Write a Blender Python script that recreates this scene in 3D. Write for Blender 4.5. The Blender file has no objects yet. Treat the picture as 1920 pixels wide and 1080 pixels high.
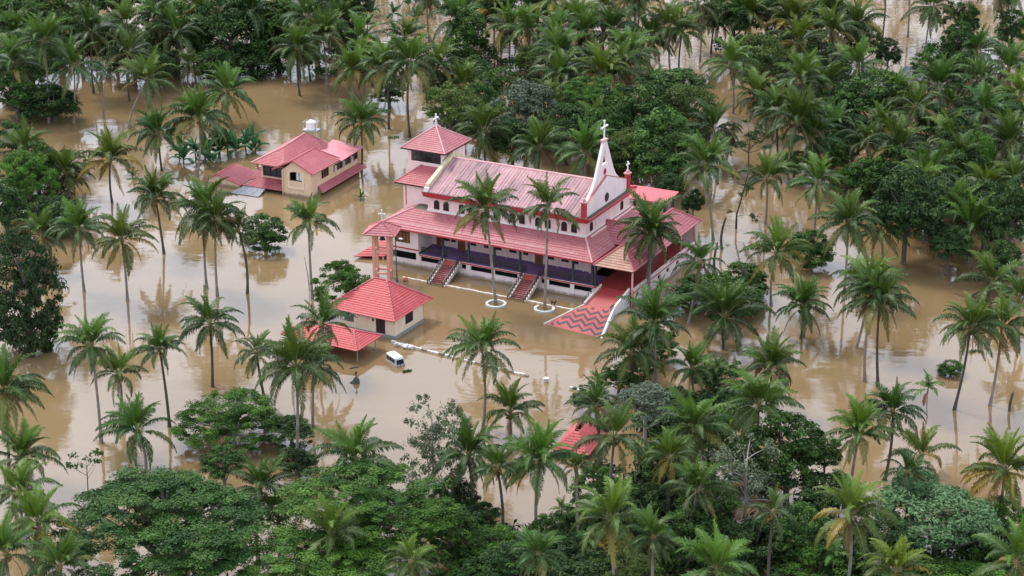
import bpy, math, random
import numpy as np
from mathutils import Vector, Matrix, Euler
R = math.radians
random.seed(11)
rng = np.random.default_rng(11)
scene = bpy.context.scene
col = scene.collection

# ------------------------------------------------------------------ camera
cam_data = bpy.data.cameras.new('camera')
cam_data.sensor_width = 36.0
cam_data.lens = 72.0
cam_data.clip_start = 1.0
cam_data.clip_end = 8000.0
cam = bpy.data.objects.new('camera', cam_data)
cam.location = (0, 0, 115.0)
cam.rotation_euler = (R(90 - 21.2), 0, 0)
col.objects.link(cam)
scene.camera = cam

# ------------------------------------------------------------------ sky, sun, exposure
SUN_EL, SUN_AZ = 54.0, 318.0            # azimuth clockwise from +Y: ahead of the camera and to its left, behind thin cloud
world = bpy.data.worlds.new('World')
scene.world = world
world.use_nodes = True
wn = world.node_tree
wn.nodes.clear()
w_out = wn.nodes.new('ShaderNodeOutputWorld')
w_bg = wn.nodes.new('ShaderNodeBackground')
w_sky = wn.nodes.new('ShaderNodeTexSky')
w_sky.sky_type = 'NISHITA'
w_sky.sun_disc = False
w_sky.sun_elevation = R(SUN_EL)
w_sky.sun_rotation = R(SUN_AZ)
w_sky.dust_density = 4.0
w_sky.air_density = 1.0
w_hsv = wn.nodes.new('ShaderNodeHueSaturation')     # thin even cloud over the whole sky takes most of the blue out
w_hsv.inputs['Saturation'].default_value = 0.45
w_tint = wn.nodes.new('ShaderNodeMix'); w_tint.data_type = 'RGBA'; w_tint.blend_type = 'MULTIPLY'
w_tint.inputs['Factor'].default_value = 1.0
w_tint.inputs['B'].default_value = (0.97, 0.99, 1.0, 1)
wn.links.new(w_sky.outputs['Color'], w_hsv.inputs['Color'])
wn.links.new(w_hsv.outputs['Color'], w_tint.inputs['A'])
# an even, slightly uneven cloud deck over the whole dome
w_tc = wn.nodes.new('ShaderNodeTexCoord')
w_nz = wn.nodes.new('ShaderNodeTexNoise'); w_nz.inputs['Scale'].default_value = 2.2; w_nz.inputs['Detail'].default_value = 6
wn.links.new(w_tc.outputs['Generated'], w_nz.inputs['Vector'])
w_rp = wn.nodes.new('ShaderNodeMapRange')
w_rp.inputs['From Min'].default_value = 0.3; w_rp.inputs['From Max'].default_value = 0.7
w_rp.inputs['To Min'].default_value = 6.2; w_rp.inputs['To Max'].default_value = 9.6
wn.links.new(w_nz.outputs['Fac'], w_rp.inputs['Value'])
w_cl = wn.nodes.new('ShaderNodeMix'); w_cl.data_type = 'RGBA'; w_cl.blend_type = 'MULTIPLY'; w_cl.inputs['Factor'].default_value = 1.0
w_cl.inputs['B'].default_value = (0.865, 0.98, 1.20, 1)
wn.links.new(w_rp.outputs['Result'], w_cl.inputs['A'])
w_mx = wn.nodes.new('ShaderNodeMix'); w_mx.data_type = 'RGBA'; w_mx.inputs['Factor'].default_value = 0.68
wn.links.new(w_tint.outputs['Result'], w_mx.inputs['A'])
wn.links.new(w_cl.outputs['Result'], w_mx.inputs['B'])
wn.links.new(w_mx.outputs['Result'], w_bg.inputs['Color'])
w_bg.inputs['Strength'].default_value = 0.13
wn.links.new(w_bg.outputs['Background'], w_out.inputs['Surface'])

sun_data = bpy.data.lights.new('sun', 'SUN')
sun_data.energy = 1.5
sun_data.angle = R(12)
sun_data.color = (1.0, 0.95, 0.86)
sun = bpy.data.objects.new('sun', sun_data)
az, el = R(SUN_AZ), R(SUN_EL)
to_sun = Vector((math.sin(az) * math.cos(el), math.cos(az) * math.cos(el), math.sin(el)))
sun.rotation_euler = to_sun.to_track_quat('Z', 'Y').to_euler()
sun.location = to_sun * 300
col.objects.link(sun)

scene.view_settings.view_transform = 'Standard'
scene.view_settings.look = 'None'
scene.view_settings.exposure = 0.95
scene.view_settings.gamma = 1.0
scene.view_settings.use_curve_mapping = False
scene.render.engine = 'CYCLES'
scene.cycles.use_denoising = True
scene.cycles.max_bounces = 5
scene.cycles.diffuse_bounces = 2
scene.cycles.transparent_max_bounces = 6

# ------------------------------------------------------------------ helpers
class MB:
    """collects faces, then links them as ONE mesh object"""
    def __init__(self):
        self.v, self.f, self.m, self.uv = [], [], [], []
    def poly(self, pts, m=0, uv=None):
        i = len(self.v)
        self.v += [tuple(p) for p in pts]
        self.f.append(tuple(range(i, i + len(pts))))
        self.m.append(m)
        self.uv.append(uv)
        return self
    def box(self, x0, x1, y0, y1, z0, z1, m=0):
        i = len(self.v)
        self.v += [(x0,y0,z0),(x1,y0,z0),(x1,y1,z0),(x0,y1,z0),(x0,y0,z1),(x1,y0,z1),(x1,y1,z1),(x0,y1,z1)]
        for q in ((0,3,2,1),(4,5,6,7),(0,1,5,4),(1,2,6,5),(2,3,7,6),(3,0,4,7)):
            self.f.append(tuple(i + k for k in q)); self.m.append(m); self.uv.append(None)
        return self
    def hexa(self, p, m=0):
        """box from 8 free corners, bottom ring then top ring"""
        i = len(self.v)
        self.v += [tuple(q) for q in p]
        for q in ((0,3,2,1),(4,5,6,7),(0,1,5,4),(1,2,6,5),(2,3,7,6),(3,0,4,7)):
            self.f.append(tuple(i + k for k in q)); self.m.append(m); self.uv.append(None)
        return self
    def bar(self, a, b, w=0.06, h=None, m=0):
        """square bar from a to b"""
        a, b = Vector(a), Vector(b)
        h = h or w
        d = (b - a).normalized()
        up = Vector((0, 0, 1)) if abs(d.z) < 0.95 else Vector((1, 0, 0))
        s = d.cross(up).normalized() * (w / 2)
        t = s.normalized().cross(d).normalized() * (h / 2)
        return self.hexa([a - s - t, a + s - t, b + s - t, b - s - t, a - s + t, a + s + t, b + s + t, b - s + t], m)
    def tube(self, pts, rad, n=8, m=0, cap=True):
        pts = [Vector(p) for p in pts]
        rings = []
        for k, p in enumerate(pts):
            a = pts[max(k - 1, 0)]; b = pts[min(k + 1, len(pts) - 1)]
            d = (b - a).normalized()
            ref = Vector((0, 1, 0)) if abs(d.y) < 0.9 else Vector((1, 0, 0))
            s = d.cross(ref).normalized(); t = s.cross(d).normalized()
            r = rad[k] if isinstance(rad, (list, tuple)) else rad
            i = len(self.v)
            for j in range(n):
                an = 2 * math.pi * j / n
                self.v.append(tuple(p + s * (r * math.cos(an)) + t * (r * math.sin(an))))
            rings.append(i)
        for a, b in zip(rings, rings[1:]):
            for j in range(n):
                j2 = (j + 1) % n
                self.f.append((a + j, a + j2, b + j2, b + j)); self.m.append(m); self.uv.append(None)
        if cap:
            self.f.append(tuple(rings[-1] + j for j in range(n))); self.m.append(m); self.uv.append(None)
            self.f.append(tuple(rings[0] + n - 1 - j for j in range(n))); self.m.append(m); self.uv.append(None)
        return self
    def ball(self, c, rx, ry=None, rz=None, seg=10, rings=6, m=0):
        ry = ry or rx; rz = rz or rx
        i = len(self.v)
        for a in range(rings + 1):
            th = math.pi * a / rings
            for b in range(seg):
                ph = 2 * math.pi * b / seg
                self.v.append((c[0] + rx * math.sin(th) * math.cos(ph), c[1] + ry * math.sin(th) * math.sin(ph), c[2] + rz * math.cos(th)))
        for a in range(rings):
            for b in range(seg):
                b2 = (b + 1) % seg
                self.f.append((i + a * seg + b, i + (a + 1) * seg + b, i + (a + 1) * seg + b2, i + a * seg + b2)); self.m.append(m); self.uv.append(None)
        return self
    def roof(self, A, B, C, D, row=0.46, lip=0.065, thick=0.09, m=0, mu=None):
        """tiled roof face: eave A->B, top D->C; overlapping courses, each with a raised lower lip and a soffit underneath"""
        A, B, C, D = map(Vector, (A, B, C, D))
        sl = ((D + C) / 2 - (A + B) / 2).length
        n = max(2, int(sl / row))
        nrm = (B - A).cross((D + C) / 2 - A).normalized()
        if nrm.z < 0: nrm = -nrm
        ea = (B - A).normalized()
        org = A
        for k in range(n):
            t0, t1 = k / n, (k + 1) / n
            p = [A + (D - A) * t0, B + (C - B) * t0, B + (C - B) * t1, A + (D - A) * t1]
            o = [nrm * lip, nrm * lip, nrm * 0.004, nrm * 0.004]
            q = [a + b for a, b in zip(p, o)]
            uv = [((x - org).dot(ea), sl * t) for x, t in zip(q, (t0, t0, t1, t1))]
            if (q[2] - q[3]).length < 1e-4:
                self.poly(q[:3], m, uv[:3])
            else:
                self.poly(q, m, uv)
            base = nrm * (0.004 if k else -thick)
            self.poly([p[0] + base, p[1] + base, q[1], q[0]], m, [uv[0], uv[1], uv[1], uv[0]])
        pb = [x - nrm * thick for x in (A, B, C, D)]
        if (pb[2] - pb[3]).length < 1e-4: pb = pb[:3]
        self.poly(pb[::-1], m if mu is None else mu)
        return self
    def build(self, name, mats, parent=None, smooth=False):
        me = bpy.data.meshes.new(name)
        me.from_pydata(self.v, [], self.f)
        mats = mats if isinstance(mats, (list, tuple)) else [mats]
        for mt in mats: me.materials.append(mt)
        if len(mats) > 1: me.polygons.foreach_set('material_index', self.m)
        if any(u is not None for u in self.uv):
            lay = me.uv_layers.new(name='UVMap')
            flat = []
            for fc, u in zip(self.f, self.uv):
                for k in range(len(fc)):
                    flat += list(u[k]) if u is not None else [0.0, 0.0]
            lay.data.foreach_set('uv', flat)
        if smooth: me.polygons.foreach_set('use_smooth', [True] * len(self.f))
        me.update()
        return link(name, me, parent)

def link(name, data, parent=None):
    o = bpy.data.objects.new(name, data)
    col.objects.link(o)
    if parent is not None: o.parent = parent
    return o
def tag(o, label=None, category=None, group=None, kind=None):
    if label: o['label'] = label
    if category: o['category'] = category
    if group: o['group'] = group
    if kind: o['kind'] = kind
    return o
def thing(name, label, category, loc=(0, 0, 0), rz=0.0, group=None):
    o = bpy.data.objects.new(name, None)
    o.empty_display_size = 0.5
    col.objects.link(o)
    o.location = loc; o.rotation_euler = (0, 0, rz)
    return tag(o, label, category, group, 'thing')
def fast_mesh(name, verts, quads, mats, attr=None, mat_index=None):
    """numpy verts (n,3), quads (m,4) -> mesh"""
    me = bpy.data.meshes.new(name)
    nv, nq = len(verts), len(quads)
    me.vertices.add(nv); me.vertices.foreach_set('co', np.asarray(verts, np.float32).ravel())
    me.loops.add(nq * 4); me.loops.foreach_set('vertex_index', np.asarray(quads, np.int32).ravel())
    me.polygons.add(nq)
    me.polygons.foreach_set('loop_start', np.arange(0, nq * 4, 4, dtype=np.int32))
    me.polygons.foreach_set('loop_total', np.full(nq, 4, np.int32))
    if mat_index is not None: me.polygons.foreach_set('material_index', np.asarray(mat_index, np.int32))
    for mt in (mats if isinstance(mats, (list, tuple)) else [mats]): me.materials.append(mt)
    if attr is not None:
        a = me.attributes.new('tint', 'FLOAT', 'FACE')
        a.data.foreach_set('value', np.asarray(attr, np.float32))
    me.update(calc_edges=True)
    return me

# ------------------------------------------------------------------ materials
class NT:
    def __init__(self, name):
        self.mat = bpy.data.materials.new(name)
        self.mat.use_nodes = True
        self.t = self.mat.node_tree
        self.b = self.t.nodes['Principled BSDF']
    def n(self, typ, **kw):
        nd = self.t.nodes.new(typ)
        for k, v in kw.items():
            if k.startswith('i_'): nd.inputs[k[2:].replace('_', ' ')].default_value = v
            else: setattr(nd, k, v)
        return nd
    def l(self, a, b): self.t.links.new(a, b)
    def mix(self, fac, a, b, blend='MIX'):
        m = self.n('ShaderNodeMix', data_type='RGBA', blend_type=blend)
        for s, x in (('Factor', fac), ('A', a), ('B', b)):
            if hasattr(x, 'links'): self.l(x, m.inputs[s])
            else: m.inputs[s].default_value = x if s == 'Factor' else (*x, 1) if len(x) == 3 else x
        return m.outputs['Result']
    def noise(self, scale, detail=4, coord='Object', rough=0.55, stretch=None):
        tc = self.n('ShaderNodeTexCoord')
        src = tc.outputs[coord]
        if stretch:
            mp = self.n('ShaderNodeMapping'); mp.inputs['Scale'].default_value = stretch
            self.l(src, mp.inputs['Vector']); src = mp.outputs['Vector']
        nz = self.n('ShaderNodeTexNoise'); nz.inputs['Scale'].default_value = scale
        nz.inputs['Detail'].default_value = detail; nz.inputs['Roughness'].default_value = rough
        self.l(src, nz.inputs['Vector'])
        return nz.outputs['Fac']
    def ramp(self, fac, p0, p1, c0=(0,0,0), c1=(1,1,1)):
        r = self.n('ShaderNodeValToRGB')
        r.color_ramp.elements[0].position = p0; r.color_ramp.elements[1].position = p1
        r.color_ramp.elements[0].color = (*c0, 1); r.color_ramp.elements[1].color = (*c1, 1)
        self.l(fac, r.inputs['Fac'])
        return r.outputs['Color']
    def bump(self, h, strength=0.3, dist=0.02):
        b = self.n('ShaderNodeBump'); b.inputs['Strength'].default_value = strength; b.inputs['Distance'].default_value = dist
        self.l(h, b.inputs['Height']); self.l(b.outputs['Normal'], self.b.inputs['Normal'])
    def base(self, c):
        if hasattr(c, 'links'): self.l(c, self.b.inputs['Base Color'])
        else: self.b.inputs['Base Color'].default_value = (*c, 1)

def plain(name, c, rough=0.7, var=0.18, scale=1.3, metal=0.0, dirt=None, dirt_amt=0.5, mud=False):
    t = NT(name)
    n1 = t.noise(scale, 6)
    out = t.mix(t.ramp(n1, 0.3, 0.72), tuple(x * (1 - var) for x in c), tuple(min(1, x * (1 + var * 0.6)) for x in c))
    if dirt:
        n2 = t.noise(0.55, 8, rough=0.68, stretch=(1, 1, 0.35))
        fac = t.n('ShaderNodeMath', operation='MULTIPLY'); fac.inputs[1].default_value = dirt_amt
        t.l(t.ramp(n2, 0.52, 0.75), fac.inputs[0])
        out = t.mix(fac.outputs[0], out, dirt)
    if mud:                                   # ragged silt band left on the walls by the flood, and rain streaks running down
        sk = t.ramp(t.noise(0.9, 6, rough=0.7, stretch=(1.6, 1.6, 0.07)), 0.55, 0.78)
        fk = t.n('ShaderNodeMath', operation='MULTIPLY'); fk.inputs[1].default_value = 0.38; t.l(sk, fk.inputs[0])
        out = t.mix(fk.outputs[0], out, tuple(x * 0.45 for x in c))
        tc = t.n('ShaderNodeTexCoord'); sx = t.n('ShaderNodeSeparateXYZ'); t.l(tc.outputs['Object'], sx.inputs[0])
        nz = t.n('ShaderNodeMath', operation='MULTIPLY_ADD'); t.l(t.noise(1.1, 5, rough=0.65), nz.inputs[0]); nz.inputs[1].default_value = -0.9
        t.l(sx.outputs['Z'], nz.inputs[2])
        mr = t.n('ShaderNodeMapRange'); mr.inputs['From Min'].default_value = -0.25; mr.inputs['From Max'].default_value = 0.12; mr.inputs['To Min'].default_value = 0.75; mr.inputs['To Max'].default_value = 0.0
        t.l(nz.outputs[0], mr.inputs['Value'])
        out = t.mix(mr.outputs['Result'], out, (0.15, 0.105, 0.06))
    t.base(out)
    t.b.inputs['Roughness'].default_value = rough
    t.b.inputs['Metallic'].default_value = metal
    t.bump(t.noise(scale * 9, 3), 0.15, 0.01)
    return t.mat

def tile_mat(name, c, c2, moss, tw=0.42, th=0.46, moss_amt=0.5, wear=0.25):
    """roof tiles: joints and tile-to-tile tone from the UVs, weathering from noise"""
    t = NT(name)
    tc = t.n('ShaderNodeTexCoord')
    br = t.n('ShaderNodeTexBrick')
    br.offset = 0.5
    br.inputs['Scale'].default_value = 1.0
    br.inputs['Brick Width'].default_value = tw
    br.inputs['Row Height'].default_value = th
    br.inputs['Mortar Size'].default_value = 0.03
    br.inputs['Mortar Smooth'].default_value = 0.3
    br.inputs['Color1'].default_value = (*c, 1)
    br.inputs['Color2'].default_value = (*c2, 1)
    br.inputs['Mortar'].default_value = (*[x * 0.6 for x in c], 1)
    t.l(tc.outputs['UV'], br.inputs['Vector'])
    n2 = t.noise(0.35, 7, rough=0.65)
    f1 = t.n('ShaderNodeMath', operation='MULTIPLY'); f1.inputs[1].default_value = moss_amt
    t.l(t.ramp(n2, 0.5, 0.72), f1.inputs[0])
    o = t.mix(f1.outputs[0], br.outputs['Color'], moss)
    n3 = t.noise(2.3, 5, rough=0.7)
    f2 = t.n('ShaderNodeMath', operation='MULTIPLY'); f2.inputs[1].default_value = wear
    t.l(t.ramp(n3, 0.42, 0.7), f2.inputs[0])
    o = t.mix(f2.outputs[0], o, tuple(min(1, x * 1.35 + 0.04) for x in c))
    n4 = t.ramp(t.noise(0.8, 8, rough=0.75), 0.60, 0.78)
    f3 = t.n('ShaderNodeMath', operation='MULTIPLY'); f3.inputs[1].default_value = 0.5
    t.l(n4, f3.inputs[0])
    o = t.mix(f3.outputs[0], o, tuple(x * 0.42 + 0.01 for x in c))
    t.base(o)
    t.b.inputs['Roughness'].default_value = 0.62
    t.bump(br.outputs['Fac'], 0.35, -0.03)
    return t.mat

M = {}
M['pink'] = plain('pink_paint', (0.82, 0.61, 0.56), 0.75, 0.07, 0.8, dirt=(0.42, 0.33, 0.28), dirt_amt=0.30, mud=True)
M['pale_pink'] = plain('pale_pink_paint', (0.82, 0.68, 0.645), 0.75, 0.07, 0.7, dirt=(0.45, 0.36, 0.31), dirt_amt=0.30, mud=True)
M['cream'] = plain('cream_paint', (0.74, 0.52, 0.34), 0.75, 0.08, 0.8, dirt=(0.38, 0.29, 0.2), dirt_amt=0.30, mud=True)
M['cream_light'] = plain('pale_cream_paint', (0.78, 0.62, 0.45), 0.75, 0.08, 0.8, dirt=(0.36, 0.28, 0.19), dirt_amt=0.35, mud=True)
M['old_cream'] = plain('mossy_cream_plaster', (0.66, 0.55, 0.36), 0.85, 0.15, 0.9, dirt=(0.12, 0.11, 0.06), dirt_amt=0.8)
M['white'] = plain('white_paint', (0.78, 0.76, 0.72), 0.6, 0.08, 1.2, dirt=(0.34, 0.3, 0.24), dirt_amt=0.4)
M['ringstone'] = plain('weathered_ring_concrete', (0.55, 0.54, 0.51), 0.8, 0.2, 2.5, dirt=(0.25, 0.22, 0.17), dirt_amt=0.5)
M['mossy_wall'] = plain('mossy_brown_masonry', (0.26, 0.20, 0.14), 0.9, 0.3, 1.4, dirt=(0.1, 0.08, 0.05), dirt_amt=0.7)
M['van_paint'] = plain('dull_white_van_paint', (0.52, 0.53, 0.55), 0.4, 0.15, 1.5, dirt=(0.22, 0.19, 0.15), dirt_amt=0.6)
M['kerb'] = plain('weathered_kerb_paint', (0.66, 0.58, 0.50), 0.8, 0.25, 1.6, dirt=(0.2, 0.15, 0.1), dirt_amt=0.75)
M['red'] = plain('red_fascia_paint', (0.46, 0.035, 0.045), 0.55, 0.15, 0.9, dirt=(0.2, 0.03, 0.03), dirt_amt=0.45)
M['red_floor'] = plain('red_oxide_floor', (0.33, 0.042, 0.04), 0.4, 0.15, 0.8, dirt=(0.2, 0.05, 0.04), dirt_amt=0.45)
M['stair'] = plain('worn_maroon_steps', (0.235, 0.065, 0.065), 0.6, 0.3, 1.8, dirt=(0.34, 0.2, 0.19), dirt_amt=0.7)
M['apron_red'] = plain('red_apron_tile', (0.50, 0.10, 0.088), 0.5, 0.22, 1.4, dirt=(0.3, 0.17, 0.12), dirt_amt=0.75)
M['apron_dark'] = plain('charcoal_apron_tile', (0.065, 0.06, 0.075), 0.55, 0.3, 1.6)
M['purple'] = plain('purple_floor', (0.16, 0.09, 0.22), 0.4, 0.15, 0.9)
M['belfry'] = plain('painted_belfry_shade', (0.20, 0.165, 0.145), 0.9, 0.2)  # belfry interior's shade put into the plaster colour
M['dark'] = plain('dark_iron', (0.028, 0.028, 0.032), 0.5, 0.2, 2.0)
M['column'] = plain('charcoal_column', (0.045, 0.047, 0.052), 0.6, 0.2, 1.5)
M['wood'] = plain('brown_door_wood', (0.19, 0.075, 0.03), 0.5, 0.3, 3.0)
M['dark_wood'] = plain('dark_door_wood', (0.045, 0.018, 0.02), 0.45, 0.2, 3.0)
M['void'] = plain('painted_room_shade', (0.012, 0.011, 0.011), 0.9, 0.1)  # near-black colour painted in for the shade of interiors
M['mould'] = plain('mossy_concrete', (0.075, 0.075, 0.055), 0.95, 0.35, 1.1)
M['concrete'] = plain('grey_concrete', (0.27, 0.26, 0.24), 0.85, 0.2, 1.1)
M['steel'] = plain('galvanised_steel', (0.42, 0.43, 0.46), 0.4, 0.12, 2.0, metal=0.5)
M['panel'] = plain('dull_grey_sheet', (0.20, 0.205, 0.23), 0.5, 0.25, 2.0, dirt=(0.08, 0.08, 0.08), dirt_amt=0.5)
M['slate'] = plain('slate_sheet', (0.085, 0.085, 0.10), 0.6, 0.25, 0.8)
M['bell_pink'] = plain('salmon_paint', (0.72, 0.36, 0.27), 0.7, 0.12, 0.9, dirt=(0.4, 0.2, 0.15), dirt_amt=0.4)
M['tank'] = plain('white_plastic', (0.80, 0.80, 0.74), 0.35, 0.05, 1.5)
M['terracotta'] = plain('terracotta', (0.42, 0.14, 0.07), 0.7, 0.2, 3.0)
M['green_paint'] = plain('teal_paint', (0.05, 0.13, 0.12), 0.6, 0.15, 1.0)
M['tile_pink'] = tile_mat('faded_red_tiles', (0.35, 0.098, 0.106), (0.42, 0.128, 0.136), (0.48, 0.235, 0.225), moss_amt=0.42)
M['tile_tan'] = tile_mat('weathered_clay_tiles', (0.36, 0.175, 0.12), (0.44, 0.255, 0.17), (0.34, 0.09, 0.075), moss_amt=0.75, wear=0.35)
M['tile_red'] = tile_mat('red_roof_tiles', (0.44, 0.058, 0.060), (0.49, 0.072, 0.075), (0.56, 0.2, 0.19), moss_amt=0.25)
M['tile_house'] = tile_mat('house_roof_tiles', (0.38, 0.088, 0.098), (0.44, 0.112, 0.122), (0.52, 0.23, 0.24), moss_amt=0.35)
M['ridge'] = plain('ridge_tiles', (0.50, 0.12, 0.12), 0.6, 0.2, 1.4)
M['ridge_pale'] = plain('pale_ridge_tiles', (0.60, 0.30, 0.29), 0.6, 0.2, 1.4)
M['sheet_red'] = plain('red_roof_sheet', (0.50, 0.085, 0.095), 0.5, 0.1, 0.6, dirt=(0.3, 0.08, 0.07), dirt_amt=0.4)
M['sheet_pink'] = plain('pink_roof_sheet', (0.58, 0.20, 0.22), 0.45, 0.08, 0.6)

def _sheet():
    t = NT('stained_corrugated_sheet')
    streak = t.noise(1.0, 6, rough=0.75, stretch=(2.6, 0.10, 0.10))
    patch = t.noise(0.13, 5, rough=0.6)
    mul = t.n('ShaderNodeMath', operation='MULTIPLY')
    t.l(t.ramp(streak, 0.34, 0.56), mul.inputs[0]); t.l(t.ramp(patch, 0.32, 0.54, (0.3, 0.3, 0.3)), mul.inputs[1])
    o = t.mix(t.ramp(t.noise(2.0, 4), 0.3, 0.7), (0.41, 0.18, 0.185), (0.54, 0.30, 0.30))
    o = t.mix(mul.outputs[0], o, (0.15, 0.085, 0.095))
    t.base(o); t.b.inputs['Roughness'].default_value = 0.6
    return t.mat
M['sheet'] = _sheet()

def _glass():
    t = NT('window_glass'); t.base((0.02, 0.022, 0.026)); t.b.inputs['Roughness'].default_value = 0.08
    t.b.inputs['IOR'].default_value = 1.5
    return t.mat
M['glass'] = _glass()

def _water():
    t = NT('muddy_flood_water')
    big = t.noise(0.012, 4)
    mid = t.noise(0.05, 6, rough=0.65, stretch=(0.45, 1.0, 1))
    o = t.mix(t.ramp(big, 0.35, 0.65), (0.176, 0.114, 0.054), (0.222, 0.147, 0.073))
    f = t.n('ShaderNodeMath', operation='MULTIPLY'); f.inputs[1].default_value = 0.55
    t.l(t.ramp(mid, 0.46, 0.66), f.inputs[0])
    o = t.mix(f.outputs[0], o, (0.24, 0.164, 0.086))
    # silt streaks drawn out by the current, and flecks of scum and leaf litter
    st = t.ramp(t.noise(0.16, 7, rough=0.72, stretch=(0.22, 1.5, 1)), 0.60, 0.74)
    f2 = t.n('ShaderNodeMath', operation='MULTIPLY'); f2.inputs[1].default_value = 0.35
    t.l(st, f2.inputs[0])
    o = t.mix(f2.outputs[0], o, (0.30, 0.22, 0.135))
    fl = t.ramp(t.noise(2.6, 3, rough=0.6, stretch=(0.7, 1, 1)), 0.735, 0.76)
    fm = t.n('ShaderNodeMath', operation='MULTIPLY'); t.l(fl, fm.inputs[0]); t.l(t.ramp(t.noise(0.06, 4), 0.52, 0.62), fm.inputs[1])
    o = t.mix(fm.outputs[0], o, (0.045, 0.045, 0.02))
    t.base(o)
    t.b.inputs['Roughness'].default_value = 0.04
    t.b.inputs['IOR'].default_value = 1.62
    # ripples: long soft swell and small wind ripples, calmer and rougher areas
    a = t.noise(0.30, 3, rough=0.5, stretch=(0.6, 1.4, 1))
    b = t.noise(1.5, 3, rough=0.55, stretch=(0.6, 1.6, 1))
    calm = t.ramp(t.noise(0.022, 4, rough=0.6), 0.44, 0.60, (0.2, 0.2, 0.2), (1, 1, 1))
    m1 = t.n('ShaderNodeMath', operation='MULTIPLY'); t.l(b, m1.inputs[0]); t.l(calm, m1.inputs[1])
    m2 = t.n('ShaderNodeMath', operation='MULTIPLY'); t.l(m1.outputs[0], m2.inputs[0]); m2.inputs[1].default_value = 0.28
    ad = t.n('ShaderNodeMath', operation='ADD'); t.l(a, ad.inputs[0]); t.l(m2.outputs[0], ad.inputs[1])
    t.bump(ad.outputs[0], 1.0, 0.042)
    return t.mat
M['water'] = _water()

def leaf_mat(name, c, c2, trans=0.12, rough=0.5, use_color=False):
    t = NT(name)
    oi = t.n('ShaderNodeObjectInfo')
    at = t.n('ShaderNodeAttribute'); at.attribute_name = 'tint'
    if use_color:
        o = t.mix(0.0, c, c2)
        o = t.mix(1.0, oi.outputs['Color'], t.ramp(t.noise(1.3, 3), 0.3, 0.7, (0.8, 0.82, 0.8), (1.12, 1.1, 1.05)), 'MULTIPLY')
    else:
        o = t.mix(at.outputs['Fac'], c, c2)
        hv = t.n('ShaderNodeHueSaturation')
        mr = t.n('ShaderNodeMapRange'); mr.inputs['To Min'].default_value = 0.82; mr.inputs['To Max'].default_value = 1.18
        t.l(oi.outputs['Random'], mr.inputs['Value']); t.l(mr.outputs['Result'], hv.inputs['Value'])
        t.l(o, hv.inputs['Color']); o = hv.outputs['Color']
    t.base(o)
    t.b.inputs['Roughness'].default_value = rough
    t.b.inputs['Specular IOR Level'].default_value = 0.09
    tr = t.n('ShaderNodeBsdfTranslucent'); t.l(o, tr.inputs['Color'])
    mx = t.n('ShaderNodeMixShader'); mx.inputs['Fac'].default_value = trans
    t.l(t.b.outputs['BSDF'], mx.inputs[1]); t.l(tr.outputs['BSDF'], mx.inputs[2])
    t.l(mx.outputs['Shader'], t.t.nodes['Material Output'].inputs['Surface'])
    return t.mat
M['frond'] = leaf_mat('palm_frond', (0.06, 0.1, 0.03), (0.1, 0.14, 0.04), 0.14, 0.45, True)
M['frond'].node_tree.nodes['Principled BSDF'].inputs['Specular IOR Level'].default_value = 0.22
M['rachis'] = plain('palm_midrib', (0.20, 0.20, 0.075), 0.5, 0.2, 2.0)
LEAF = {  # rain, lush, mango, dark pairs spread wider: lit tips and dark gaps painted in
 'rain':   leaf_mat('rain_tree_leaf', (0.013, 0.041, 0.012), (0.062, 0.126, 0.026)),
 'lush':   leaf_mat('lush_leaf', (0.019, 0.062, 0.012), (0.108, 0.205, 0.030)),
 'dark':   leaf_mat('dark_leaf', (0.014, 0.036, 0.013), (0.058, 0.102, 0.028)),
 'flower': leaf_mat('dark_flowering_leaf', (0.028, 0.056, 0.021), (0.055, 0.088, 0.031)),
 'mango':  leaf_mat('deep_green_leaf', (0.015, 0.043, 0.013), (0.080, 0.146, 0.030)),
 'olive':  leaf_mat('olive_leaf', (0.052, 0.090, 0.020), (0.095, 0.135, 0.032)),
 'grey':   leaf_mat('grey_green_leaf', (0.075, 0.105, 0.060), (0.145, 0.175, 0.115)),
 'sparse': leaf_mat('sparse_leaf', (0.045, 0.080, 0.028), (0.085, 0.125, 0.042)),
 'ghost':  leaf_mat('pale_sparse_leaf', (0.080, 0.105, 0.052), (0.155, 0.175, 0.105)),
 'pale':   leaf_mat('pale_green_leaf', (0.065, 0.135, 0.050), (0.125, 0.210, 0.090)),
 'vine':   leaf_mat('vivid_vine_leaf', (0.050, 0.130, 0.018), (0.090, 0.195, 0.026)),
 'sprig':  leaf_mat('sapling_leaf', (0.045, 0.100, 0.028), (0.080, 0.140, 0.038)),
}
M['blossom'] = plain('brown_blossom', (0.24, 0.15, 0.085), 0.8, 0.25, 4.0)
M['banana'] = leaf_mat('banana_leaf', (0.040, 0.105, 0.050), (0.075, 0.155, 0.070), 0.3, 0.35, True)
M['bark'] = plain('palm_bark', (0.25, 0.21, 0.175), 0.9, 0.35, 1.2)
M['bark_dark'] = plain('wet_palm_bark', (0.085, 0.066, 0.052), 0.9, 0.35, 1.2)
M['bark_tree'] = plain('tree_bark', (0.13, 0.105, 0.085), 0.9, 0.3, 1.5)
M['bark_pale'] = plain('pale_tree_bark', (0.34, 0.31, 0.27), 0.9, 0.25, 1.5)
M['areca_bark'] = plain('areca_bark', (0.30, 0.29, 0.24), 0.85, 0.25, 1.5)
M['crownshaft'] = plain('areca_crownshaft', (0.10, 0.17, 0.05), 0.5, 0.2, 2.0)
M['coconut'] = plain('coconut_husk', (0.20, 0.13, 0.035), 0.6, 0.3, 3.0)
M['areca_fruit'] = plain('ripe_areca_fruit', (0.34, 0.12, 0.045), 0.6, 0.25, 5.0)
M['black_fur'] = plain('black_fur', (0.012, 0.011, 0.010), 0.7, 0.2, 8.0)
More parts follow.
